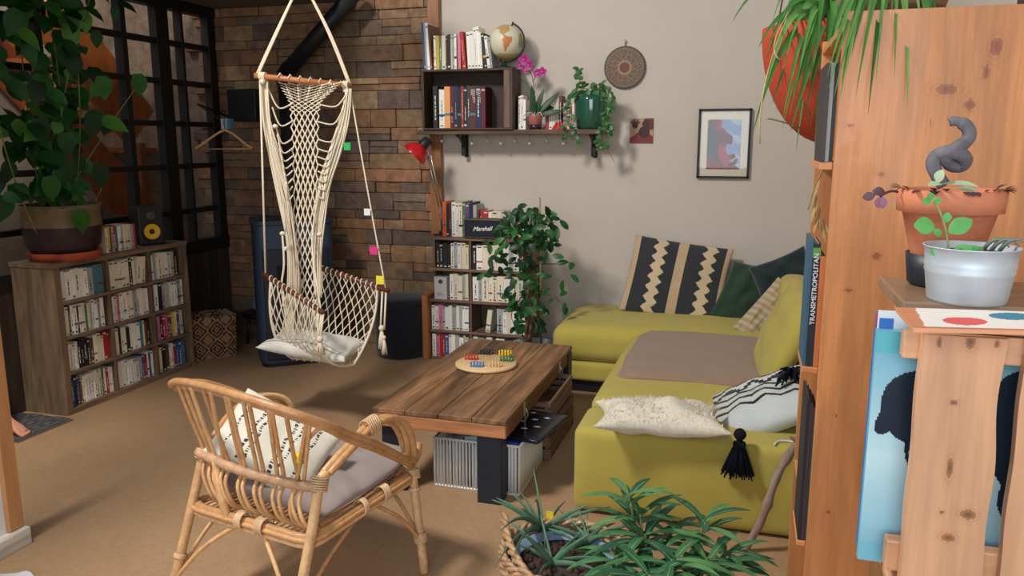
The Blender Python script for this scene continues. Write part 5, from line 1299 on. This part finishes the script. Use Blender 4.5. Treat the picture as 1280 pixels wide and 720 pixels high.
# basket with a second spider plant on top of the bookcase
tb_ = OY(1108, 24, 2.16); tb_.z = 1.9355; tb_ = Vector((.305, 2.17, 1.9355))
S2 = thing('spider_plant', 'spider plant in a woven basket on the bookcase top trailing over the pine board', 'potted plant', tb_)
m = MB(); m.lathe([(.08, 0), (.115, .02), (.125, .06), (.12, .11), (.108, .11), (.1, .08), (.0001, .075)], tb_, [c8(118, 92, 70), c8(140, 112, 88), c8(104, 80, 62), c8(130, 104, 80), c8(90, 70, 52), c8(60, 44, 34), c8(50, 38, 30)], 40); m.build('woven_basket', M['rattan'], S2)
m = MB(); t2 = [(1042, 122), (1052, 104), (1034, 96), (1046, 78), (1058, 88), (1038, 60), (1064, 70), (1036, 110), (1053, 45), (1080, 50), (1112, 35), (1048, 133), (1085, 143), (1163, 160), (1135, 133), (1070, 118), (1100, 60), (1128, 50), (1165, 90), (1176, 60), (1060, 60), (1118, 95), (1152, 40), (1095, 100), (1040, 40)]
for x, y in t2:
    s_ = tb_+Vector((br_.uniform(-.03, .03), -.03, .10)); e = W(x, y, 1.74+.05*br_.random()); s_.z += .01; blade(m, s_, e, br_.uniform(.017, .024), br_.uniform(.06, .16), br_)
m.build('leaves', M['leaf'], S2)
m = MB(); m.tube(smooth_path([OY(1030, 210, 2.4), OY(1018, 235, 2.4), OY(1010, 262, 2.4)], 5), .002, c8(176, 150, 100), 5)
for k in range(9): leaf(m, OY(1024+br_.uniform(-6, 6), 225+k*7, 2.42), (br_.uniform(-.5, .3), -.2, -1), (-1, -1, 0), .06, .012, c8(184, 160, 110), .3, 5, 'lance')
tag(m.build('dried_flowers', M['leaf']), 'small dried straw-coloured bunch hanging at the pine bookcase edge', 'dried flowers')

# ================================================================== FOREGROUND RIGHT
cab = thing('side_cabinet', 'pine cabinet carrying the pallet wood crate at the right edge', 'cabinet', (.5, 1.38, 0))
m = MB(); m.box((.235, 1.14, 0), (.75, 1.40, 1.028), c8(150, 100, 64)); m.build('body', M['pinez'], cab, .003)
for k in (0, 1):
    m = MB(); m.box((.24+k*.255, 1.128, .03), (.49+k*.255, 1.14, 1.0), c8(150, 100, 64)); d_ = m.build('door', M['pinez'], cab, .003)
    m = MB(); m.sphere((.46+k*.05, 1.115, .6), .014, c8(150, 96, 60)); m.build('knob', M['satin'], d_)
PW = c8(206, 156, 118)
CR = thing('pallet_crate', 'crate of raw pallet wood boards at the right edge holding picture albums', 'crate', (.45, 1.3, 1.03))
def cb(name, a, b, mt='pinez', col=PW): m = MB(); m.box(a, b, jit(col, .05)); return m.build(name, M[mt], CR, .003)
q0, q1 = OY(1150, 425, 1.13), OY(1256, 425, 1.13)
def plank(x0, x1, wav, name='front_board', top=1.402):
    m = MB(); n = 24
    L = []; Rr_ = []
    for i in range(n+1):
        z_ = 1.045+(top-1.045)*i/n; L.append((x0+.001*math.sin(i*.6), z_)); Rr_.append((x1+wav*(.5*math.sin(i*.55+1)+.5*math.sin(i*.23)), z_))
    P = L+Rr_[::-1]; k = len(P); m.add([(x, 1.118, z_) for x, z_ in P]+[(x, 1.134, z_) for x, z_ in P], [(i, i+1, k-2-i, k-1-i) for i in range(n)]+[(k+i, 2*k-1-i, 2*k-2-i, k+i+1) for i in range(n)]+[(i, k+i, k+(i+1) % k, (i+1) % k) for i in range(k)], PW)
    return m.build(name, M['pinez'], CR, 0)
plank(q0.x, q1.x, .004); plank(q1.x+.022, q1.x+.13, .003)
q = OY(1127, 430, 1.145)
cb('front_rail', (q.x, 1.1345, OY(1127, 448, 1.135).z), (.70, 1.158, OY(1127, 414, 1.135).z), 'pinex')
cb('front_rail', (OY(1105, 690, 1.145).x, 1.1345, OY(1110, 712, 1.135).z), (.70, 1.158, OY(1110, 675, 1.135).z), 'pinex', c8(190, 140, 104))
cb('back_rail', (.24, 1.40, 1.375), (.70, 1.415, 1.41), 'pinex'); cb('back_rail', (.24, 1.40, 1.06), (.70, 1.415, 1.10), 'pinex')
cb('side_rail', (.655, 1.1585, 1.37), (.68, 1.3995, 1.40), 'piney'); cb('bottom_board', (.215, 1.1345, 1.03), (.70, 1.415, 1.045), 'pinex'); cb('top_board', (q1.x-.09, 1.135, 1.4025), (.70, 1.20, 1.4145), 'pinex', c8(170, 128, 98))
cb('back_board', (.26, 1.416, 1.045), (.36, 1.43, 1.40)); cb('back_board', (.40, 1.416, 1.045), (.52, 1.43, 1.40))
cb('top_board', (.215, 1.205, 1.4105), (.70, 1.425, 1.4285), 'pinex', c8(150, 116, 92))
for x in (.30, .60): cb('post', (x, 1.37, 1.045), (x+.02, 1.3995, 1.41))
kn = []
for px, py, a_, b_ in ((1172, 428, .003, .008), (1211, 427, .006, .010), (1244, 430, .003, .006), (1185, 585, .004, .015), (1183, 672, .009, .006), (1208, 643, .010, .007), (1190, 503, .005, .004), (1175, 640, .003, .003)):
    q = OY(px, py, 1.1178); kn.append((q.x, q.z, a_, b_))
kf2 = knotted(kn, PW, c8(176, 120, 84), c8(104, 72, 54), 60, 5)
m = MB(); m.grid(lambda u, v: Vector((q0.x+.002+(q1.x-q0.x-.0075)*u, 1.1177, 1.046+.355*v)), 60, 160, lambda u, v: kf2(q0.x+(q1.x-q0.x-.0075)*u, 1.046+.355*v), False); m.build('board_face', M['pinez'], CR)
# big blue album and thin white-blue one behind the boards
g0 = OY(1096, 664, 1.18); g1 = OY(1092, 412, 1.18); ax0, az0, az1 = min(g0.x, g1.x)+.004, 1.0455, 1.0455+.345
def albc(u, v):
    n_ = noise.noise(Vector((u*5, v*5, 0)))*.06
    sky = mixc(c8(190, 220, 226), c8(96, 168, 192), abs(v-.42)*1.7+n_)
    if v > .9: sky = c8(96, 184, 196)
    def el(cx_, cy_, rx, ry, rot=0):
        x, y = u-cx_, v-cy_; x, y = x*math.cos(rot)+y*math.sin(rot), -x*math.sin(rot)+y*math.cos(rot); return (x/rx)**2+(y/ry)**2 < 1+n_*4
    if el(.2, .66, .16, .17, .3) or el(.30, .50, .14, .20, -.2) or el(.10, .64, .05, .13, -.5) or el(.33, .34, .07, .13, .3) or el(.62, .6, .16, .3) or el(.66, .30, .12, .16): 
        if el(.22, .46, .05, .035, .5): return c8(120, 150, 168)
        return mixc(c8(30, 42, 56), c8(20, 30, 44), abs(n_)*8)
    return sky
AB = thing('picture_album', 'big square pale blue album cover with a dark blurred shape standing in the pallet crate', 'album', (ax0+.15, 1.19, az0))
m = MB(); m.box((ax0, 1.1765, az0), (ax0+.315, 1.190, az1), c8(110, 176, 196)); m.build('cover_block', M['paper'], AB)
m = MB(); m.grid(lambda u, v: Vector((ax0+.315*u, 1.176, az0+.03+(az1-az0-.03)*v)), 170, 170, albc, False); m.build('cover_picture', M['gloss'], AB)
m = MB(); bx0 = OY(1087, 500, 1.20).x+.001
m.box((bx0, 1.1915, az0+.025), (bx0+.30, 1.1975, az0+.37), c8(222, 226, 230)); AB2 = thing('comic_album', 'thin white and blue album standing behind the pale blue one in the pallet crate', 'album', (bx0+.15, 1.195, az0)); m.build('cover', M['paper'], AB2)
m = MB(); m.box((bx0+.0015, 1.1908, az0+.12), (bx0+.02, 1.1914, az0+.36), c8(40, 110, 190)); m.build('blue_panel', M['paper'], AB2)
m = MB()
for k in range(6): m.tube([(bx0+.002+.0015*k, 1.1904, az0+.145+.012*k), (bx0+.009, 1.1904, az0+.14+.013*k), (bx0+.0105, 1.1904, az0+.15+.01*k)], .0009, c8(30, 30, 34), 5)
m.build('letter_marks', M['paper'], AB2)
item('album', 'pink and blue album standing at the back of the pallet crate', 'album', (OY(1093, 395, 1.225).x, 1.215, 1.0455), (.42, 1.222, 1.4095), c8(50, 110, 180), 'paper')
m = MB(); m.box((OY(1093, 395, 1.225).x, 1.2142, 1.385), (OY(1105, 395, 1.225).x, 1.2148, 1.408), c8(190, 90, 110)); tag(m.build('paper_tab', M['paper']), 'dusty pink paper edge sticking up at the back of the pallet crate', 'paper')
item('small_red_box', 'small box with red and green edge low in the pallet crate', 'box', (OY(1103, 715, 1.2).x, 1.162, 1.0455), (OY(1103, 715, 1.2).x+.04, 1.174, 1.085), c8(180, 60, 60), 'paper')
# illustrated book lying on top
bz = 1.4295
def bkc(u, v):
    if u < .10+.035*v or v < .05: return c8(206, 136, 96)
    if ((u-.44)/.17)**2+((v-.36)/.20)**2 < 1: return c8(226, 88, 84)
    if ((u-.80)/.16)**2+((v-.70)/.20)**2 < 1: return c8(58, 132, 162)
    return c8(238, 232, 224)
k0, k1, k2, k3 = OZ(1142, 409, bz+.006), OZ(1300, 413, bz+.006), OZ(1300, 390, bz+.006), OZ(1120, 384, bz+.006)
IB = thing('illustrated_book', 'flat white book with red and blue ovals and orange border on the pallet crate', 'book', (k0+k1+k2+k3)/4-Vector((0, 0, .006)))
m = MB(); m.grid(lambda u, v: k0.lerp(k1, u).lerp(k3.lerp(k2, u), v), 80, 40, bkc, False); m.build('cover_picture', M['paper'], IB)
m = MB(); P_ = [k0, k1, k2, k3]; m.add([p-Vector((0, 0, .0004)) for p in P_]+[p-Vector((0, 0, .006)) for p in P_], [(0, 1, 2, 3), (7, 6, 5, 4), (0, 4, 5, 1), (1, 5, 6, 2), (2, 6, 7, 3), (3, 7, 4, 0)], c8(214, 150, 112)); m.build('cover', M['paper'], IB)
# zinc bucket with seedling
bu = OY(1207, 378, 1.235); bu.z = 1.437
r_t = (OY(1267, 318, 1.235)-OY(1147, 318, 1.235)).length/2; r_b = r_t*.84; hbk = OY(1207, 318, 1.235).z-OY(1207, 383, 1.235).z+.004; bu.z = 1.4287
ZB = thing('zinc_pot', 'round zinc bucket with a small green seedling on the pallet crate', 'potted plant', bu)
m = MB(); ZC = c8(198, 208, 216)
m.lathe([(r_b*.97, 0), (r_b, .003), (r_b+(r_t-r_b)*.55, hbk*.52), (r_b+(r_t-r_b)*.57+.0012, hbk*.56), (r_b+(r_t-r_b)*.6, hbk*.60), (r_b+(r_t-r_b)*.65+.0012, hbk*.66), (r_b+(r_t-r_b)*.7, hbk*.71), (r_t-.001, hbk*.97), (r_t+.0015, hbk*.985), (r_t+.001, hbk), (r_t-.002, hbk*.99), (r_t-.004, hbk*.86), (.0001, hbk*.85)], bu, ZC, 48); m.build('bucket', M['zinc'], ZB)
m = MB(); m.lathe([(r_t-.005, hbk*.865), (r_t*.6, hbk*.90), (.0001, hbk*.93)], bu, c8(50, 36, 28), 24); m.build('soil', M['soil'], ZB)
m = MB(); G1 = c8(96, 170, 90); bt = OY(1186, 318, 1.225)
m.tube(smooth_path([bt, OY(1183, 290, 1.22), OY(1174, 262, 1.22), OY(1166, 252, 1.22)], 5), .0014, c8(150, 170, 110), 6)
for px, py, d, L_, w_ in ((1168, 283, (-1, -.4, .1), .028, .026), (1186, 290, (1, -.3, .75), .032, .024), (1183, 278, (.0, -.2, 1), .014, .012), (1164, 252, (-1, -.3, .1), .012, .011), (1166, 251, (1, -.3, .1), .011, .010), (1164, 250, (-.2, -.3, 1), .011, .010), (1190, 316, (1, -.5, .5), .026, .016), (1180, 318, (-1, -.5, .3), .022, .014), (1205, 318, (1, -.4, .8), .02, .016), (1215, 320, (.6, -.4, .8), .018, .014), (1196, 322, (.1, -.6, .6), .018, .014), (1176, 296, (-.6, 0, .8), .014, .010)):
    leaf(m, OY(px, py, 1.215), d, (0, -1, .5), L_, w_, jit(G1, .1), .35, 6, 'oval', .1)
m.build('seedling', M['leaf'], ZB)
for k in range(3):
    m = MB(); b = bu+Vector((.02+.009*k, .02-.004*k, hbk*.9)); m.tube(bez(b, b+Vector((.012, -.01, .03)), b+Vector((.028+.002*k, -.014, .006+.002*k)), 6), [.003]*4+[.002, .0015, .001], c8(120, 132, 126), 5); m.build('succulent_leaf', M['leaf'], ZB)
# terracotta pot with twisted trunk
tc = OY(1181, 300, 1.36); tc = Vector((tc.x+.002, 1.36, 1.4287)); sr_ = 1.36/1.3
rt_ = (OY(1250, 240, 1.36)-OY(1112, 240, 1.36)).length/2; zt2 = OY(1181, 236, 1.36+0).z
m = MB(); m.lathe([(.044, 0), (.05, .004), (.0555, .05), (.053, .05), (.046, .012), (.0001, .011)], tc, c8(30, 36, 46), 36)
TP = thing('bonsai_pot', 'terracotta pot with twisted grey trunk and trailing purple leaf behind the zinc bucket', 'potted plant', tc)
m.build('outer_pot', M['satin'], TP)
m = MB(); zz = zt2-tc.z; m.lathe([(.040, .013), (rt_*.60, .035), (rt_*.86, zz-.035), (rt_*.97, zz-.034), (rt_, zz-.003), (rt_-.003, zz), (rt_-.008, zz-.002), (rt_-.010, zz-.02), (.0001, zz-.02)], tc, c8(206, 126, 92), 48); m.build('pot', M['clay'], TP)
m = MB(); m.lathe([(rt_-.01, zz-.012), (.0001, zz-.006)], tc, c8(52, 40, 34), 24); m.build('soil', M['soil'], TP)
m = MB(); GT = c8(104, 100, 106)
tw = [(1180, 232), (1171, 218), (1166, 204), (1172, 194), (1186, 190), (1200, 193), (1206, 200), (1200, 207), (1188, 205), (1183, 196), (1194, 186), (1206, 178), (1212, 168), (1208, 158), (1198, 152), (1188, 152)]
pts = smooth_path([OY(x, y, 1.355+(.012*math.sin(i*1.1) if 3 < i < 11 else 0)) for i, (x, y) in enumerate(tw)], 6); n_ = len(pts)
m.tube(pts, [(.011-.003*abs(i/n_-.4))*(1 if i < n_-8 else .75) for i in range(n_)], GT, 12); m.tube([pts[-1], OY(1193, 146, 1.355)], [.007, .003], GT, 8); m.build('twisted_trunk', M['bark'], TP)
m = MB(); LG = c8(186, 204, 170)
for px, py, d, L_ in ((1178, 230, (1, -.6, .15), .05), (1178, 230, (-1, -.7, .1), .026), (1172, 228, (.1, -.3, 1), .02), (1196, 236, (1, -.5, .0), .028)): leaf(m, OY(px, py, 1.335), d, (0, -.4, 1), L_, .017, LG, .5, 6, 'lance', .2)
m.build('pale_leaves', M['leaf'], TP)
m = MB(); PU = c8(92, 56, 62)
for k in range(30):
    a = br_.uniform(PI*.75, 2.2*PI); q = tc+Vector((rt_*.93*math.cos(a), rt_*.93*math.sin(a), zz)); leaf(m, q, (math.cos(a)*.8, math.sin(a)*.8, br_.uniform(-.2, .6)), (0, 0, 1), .016, .010, jit(PU, .2), .5, 4)
m.tube(bez(OY(1122, 240, 1.34), OY(1112, 236, 1.33), OY(1100, 246, 1.33), 6), .002, PU, 5)
for px, py, d in ((1106, 240, (-1, -.2, .1)), (1100, 246, (-.1, -.2, -1)), (1102, 246, (.2, -.2, -1)), (1094, 244, (-.9, 0, -.2))): leaf(m, OY(px, py, 1.33), d, (0, -1, .2), .018, .014, c8(150, 96, 116) if d[2] < -.5 else PU, .3, 5)
m.build('purple_leaves', M['leaf'], TP)

# ================================================================== BASKET PLANTS IN THE FOREGROUND
bc = OZ(704, 690, .33); br2 = .20
WB = thing('wicker_plant_basket', 'wicker basket holding a blue-grey pot of aloe in the foreground', 'basket', (bc.x, bc.y, 0))
m = MB(); WKC = c8(178, 142, 106)
for k in range(26):
    z_ = .006+k*.0125; rr2 = br2*(.80+.2*math.sin(PI*.5*k/25)); n = 48
    m.tube([(bc.x+(rr2+.004*(-1)**(i+k))*math.cos(2*PI*i/n), bc.y+(rr2+.004*(-1)**(i+k))*math.sin(2*PI*i/n), z_) for i in range(n)], .0068, jit(WKC, .15), 5, True)
m.lathe([(.0001, .004), (br2*.8, .004)], (bc.x, bc.y, 0), WKC, 24); m.build('woven_body', M['rattan'], WB)
m = MB()
for s_ in (0, 1, 2):
    m.tube([(bc.x+(br2+.008*math.cos(i*.8+s_*2.1))*math.cos(2*PI*i/90), bc.y+(br2+.008*math.cos(i*.8+s_*2.1))*math.sin(2*PI*i/90), .335+.010*math.sin(i*.8+s_*2.1)) for i in range(90)], .008, jit(WKC, .1), 6, True)
m.build('braided_rim', M['rattan'], WB)
m = MB()
for s_ in (0, 1):
    pts = []
    for i in range(40):
        t = i/39; base = bez(OZ(672, 735, .33), OZ(628, 690, .40), OZ(630, 645, .35), 39)[i]; pts.append(base+Vector((.009*math.cos(i*.7+s_*PI), .004, .009*math.sin(i*.7+s_*PI))))
    m.tube(pts, .0088, jit(WKC, .1), 7)
m.build('handle', M['rattan'], WB)
AP = thing('potted_aloe', 'blue-grey pot with spiky grey-green aloe rosettes inside the wicker basket', 'potted plant', (bc.x, bc.y, .02))
m = MB(); pr_ = .166; m.lathe([(.12, .02), (.155, .26), (pr_, .30), (pr_+.004, .318), (pr_-.006, .320), (pr_-.014, .29), (.0001, .285)], (bc.x, bc.y, 0), c8(128, 150, 180), 48); m.build('pot', M['satin'], AP)
m = MB(); m.lathe([(pr_-.013, .292), (.08, .30), (.0001, .302)], (bc.x, bc.y, 0), c8(66, 48, 40), 24)
for k in range(60):
    a = br_.uniform(0, 6.28); q = pr_*.85*math.sqrt(br_.random()); m.sphere((bc.x+q*math.cos(a), bc.y+q*math.sin(a), .30), br_.uniform(.006, .013), jit(c8(78, 58, 50), .3), 6, 4)
m.build('bark_mulch', M['soil'], AP)
m = MB(); AC = (104, 140, 112)
def aloe(c, n, L_, tilt0, r):
    for k in range(n):
        a = k*2.4+r.uniform(-.3, .3); el = r.uniform(*tilt0); d = Vector((math.cos(a)*math.cos(el), math.sin(a)*math.cos(el), math.sin(el)))
        ln = L_*r.uniform(.7, 1.1); pts = []; p = Vector(c); dd = d.copy()
        for i in range(11): pts.append(p.copy()); p = p+dd*ln/10; dd = (dd-Vector((0, 0, .07*(1-el*.4)))).normalized()
        m.tube(pts, [.011*(1-i/10)**.7+.0012 for i in range(11)], jit(c8(*AC), .14, r), 7, False, .45)
ar = random.Random(21)
aloe(OZ(680, 664, .30), 13, .23, (.25, 1.1), ar); aloe(OZ(690, 705, .30), 10, .2, (.2, 1.0), ar); aloe(OZ(735, 678, .30), 11, .19, (.2, 1.0), ar)
for tgt in ((617, 712), (640, 700), (668, 628), (625, 665)):
    a = OZ(676, 662, .31); b = W(tgt[0], tgt[1], 2.45); m.tube(bez(a, (a+b)/2+Vector((0, 0, .09)), b, 10), [.010*(1-i/10)**.7+.001 for i in range(11)], jit(c8(*AC), .14, ar), 7, False, .45)
m.build('leaves', M['leaf'], AP)
yn = OZ(687, 648, .345); m = MB(); m.box((yn.x-.012, yn.y-.001, yn.z-.002), (yn.x+.014, yn.y+.001, yn.z+.026), c8(232, 206, 50)); m.build('yellow_sticker', M['paper'], WB)
# oleander
ob_ = Vector((-.17, 2.33, 0)); OL = thing('potted_oleander', 'bushy potted plant with long dark green pale-ribbed leaves in the foreground', 'potted plant', ob_)
m = MB(); m.lathe([(.10, 0), (.14, .2), (.15, .24), (.14, .24), (.13, .21), (.0001, .205)], ob_, c8(150, 86, 60), 36); m.build('pot', M['clay'], OL)
m = MB(); m.lathe([(.13, .212), (.0001, .22)], ob_, c8(50, 38, 30), 20); m.build('soil', M['soil'], OL)
m = MB(); lm = MB(); orr = random.Random(31)
nodes = [(800, 640, 2.48, 10, .15, .9), (806, 668, 2.45, 15, .17, .5), (786, 618, 2.5, 9, .13, .9), (884, 700, 2.35, 14, .17, .5), (880, 650, 2.45, 9, .14, .8), (840, 700, 2.3, 13, .17, .5), (770, 695, 2.4, 12, .16, .3), (812, 720, 2.25, 12, .16, .4), (905, 690, 2.4, 9, .14, .5), (835, 665, 2.5, 8, .14, .6), (862, 715, 2.3, 10, .15, .5)]
for px, py, d, n, L_, up in nodes:
    q = W(px, py, d); s_ = ob_+Vector((orr.uniform(-.06, .06), orr.uniform(-.05, .05), .21)); m.tube(bez(s_, (s_+q)/2+Vector((0, 0, -.03)), q, 8), .0045, c8(120, 128, 80), 6)
    for k in range(n):
        a = k*2.4+orr.uniform(-.3, .3); e = up*orr.uniform(.1, 1.2); dd = Vector((math.cos(a), math.sin(a)*.8, e)); base = q-Vector((0, 0, .05*(k/n)))
        ln = L_*1.15*orr.uniform(.75, 1.1); col = jit(c8(*orr.choice([(58, 108, 70), (72, 124, 80), (48, 96, 66), (96, 148, 92)])), .12, orr)
        leaf(lm, base, dd, (0, 0, 1), ln, .030, col, .75, 9, 'lance', .25)
        leaf(lm, base+Vector((0, 0, .0012)), dd, (0, 0, 1), ln*.96, .0022, c8(150, 180, 130), .75, 9, 'lance', .0)
m.build('stems', M['bark'], OL); lm.build('leaves', M['leaf'], OL)

# ================================================================== LEFT FLOOR
mt = MB(); f0, f1 = OZ(20, 528), OZ(84, 518)
def mattc(u, v): return c8(52, 54, 62) if (int(u*14)+int(v*10)) % 2 else (c8(92, 88, 86) if int(u*28) % 3 else c8(34, 36, 44))
mt.grid(lambda u, v: Vector((-4.24+.40*u, 3.22+.40*v, .008+.003*math.sin(u*13)*math.sin(v*11))), 56, 40, mattc)
for k in range(30): mt.tube([(-3.84, 3.23+k*.013, .008), (-3.81, 3.23+k*.013+.003, .004)], .0025, c8(90, 86, 84), 4)
o = mt.build('floor_mat', M['fabric']); tag(o, 'small dark plaid fringed mat on the floor at the left end of the weathered bookshelf', 'mat')
# bare foot of a person whose body is hidden behind the near wall
toe = OZ(38, 546); PR = thing('person', 'person hidden behind the near wall with only bare toes showing on the floor', 'person', (toe.x-.25, toe.y, 0))
sk = c8(214, 150, 120)
def skin(name, verts, edges, radii, mat, colr):
    me = bpy.data.meshes.new(name); rm = ROOT[PR.name].inverted(); me.from_pydata([tuple(rm @ Vector(v)) for v in verts], edges, [])
    o = bpy.data.objects.new(name, me); C.objects.link(o); o.parent = PR; s = o.modifiers.new('k', 'SKIN'); s.use_smooth_shade = True
    for i, r_ in enumerate(radii): me.skin_vertices[0].data[i].radius = r_ if isinstance(r_, tuple) else (r_, r_)
    me.skin_vertices[0].data[0].use_root = True
    o.modifiers.new('u', 'SUBSURF').levels = 2
    bpy.context.view_layer.update(); em = bpy.data.meshes.new_from_object(o.evaluated_get(bpy.context.evaluated_depsgraph_get())); bpy.data.objects.remove(o)
    at = em.color_attributes.new('Col', 'FLOAT_COLOR', 'CORNER'); at.data.foreach_set('color', [*colr, 1.0]*len(em.loops)); em.materials.append(mat)
    em.polygons.foreach_set('use_smooth', [True]*len(em.polygons)); o = bpy.data.objects.new(name, em); C.objects.link(o); o.parent = PR; return o
def tryskin():
    T = toe; X = lambda dx, dy, z_: (T.x+dx, T.y+dy, z_)
    v = [X(-.215, 0, .10), X(-.24, 0, .035), X(-.13, 0, .06), X(-.065, .0, .034), X(-.24, -.01, .30), X(-.30, -.02, .48)]
    e = [(0, 1), (0, 2), (2, 3), (0, 4), (4, 5)]; rd = [.038, .030, (.034, .030), (.042, .018), .048, .055]
    for k, (dy, L_, r_) in enumerate(((-.030, .000, .014), (-.010, -.004, .011), (.006, -.010, .010), (.021, -.017, .0095), (.034, -.026, .009))):
        v += [X(-.045, dy*.9, .018), X(L_-.006, dy, .013)]; n = len(v); e += [(3, n-2), (n-2, n-1)]; rd += [r_*.95, r_]
    skin('body', v, e, rd, M['satin'], sk)
tryskin()
m = MB(); T = toe; m.tube(smooth_path([(T.x-.245, T.y-.01, .20), (T.x-.27, T.y-.015, .40), (T.x-.45, T.y-.05, .47), (T.x-.80, T.y-.30, .30), (T.x-.95, T.y-.4, .16)], 6), [.062]*6+[.07]*6+[.08]*6+[.10]*7, c8(50, 60, 90), 14); m.build('trouser_leg', M['fabric'], PR)
m = MB(); q = OZ(10, 722)
m.grid(lambda u, v: Vector((q.x-.25+.36*u, q.y-.35+.36*v+.02*math.sin(u*9), .012+.03*abs(noise.noise(Vector((u*4, v*4, 5)))))), 30, 30, c8(206, 206, 210)); tag(m.build('cloth', M['fabric']), 'crumpled white cloth on the floor at the bottom left corner', 'cloth')
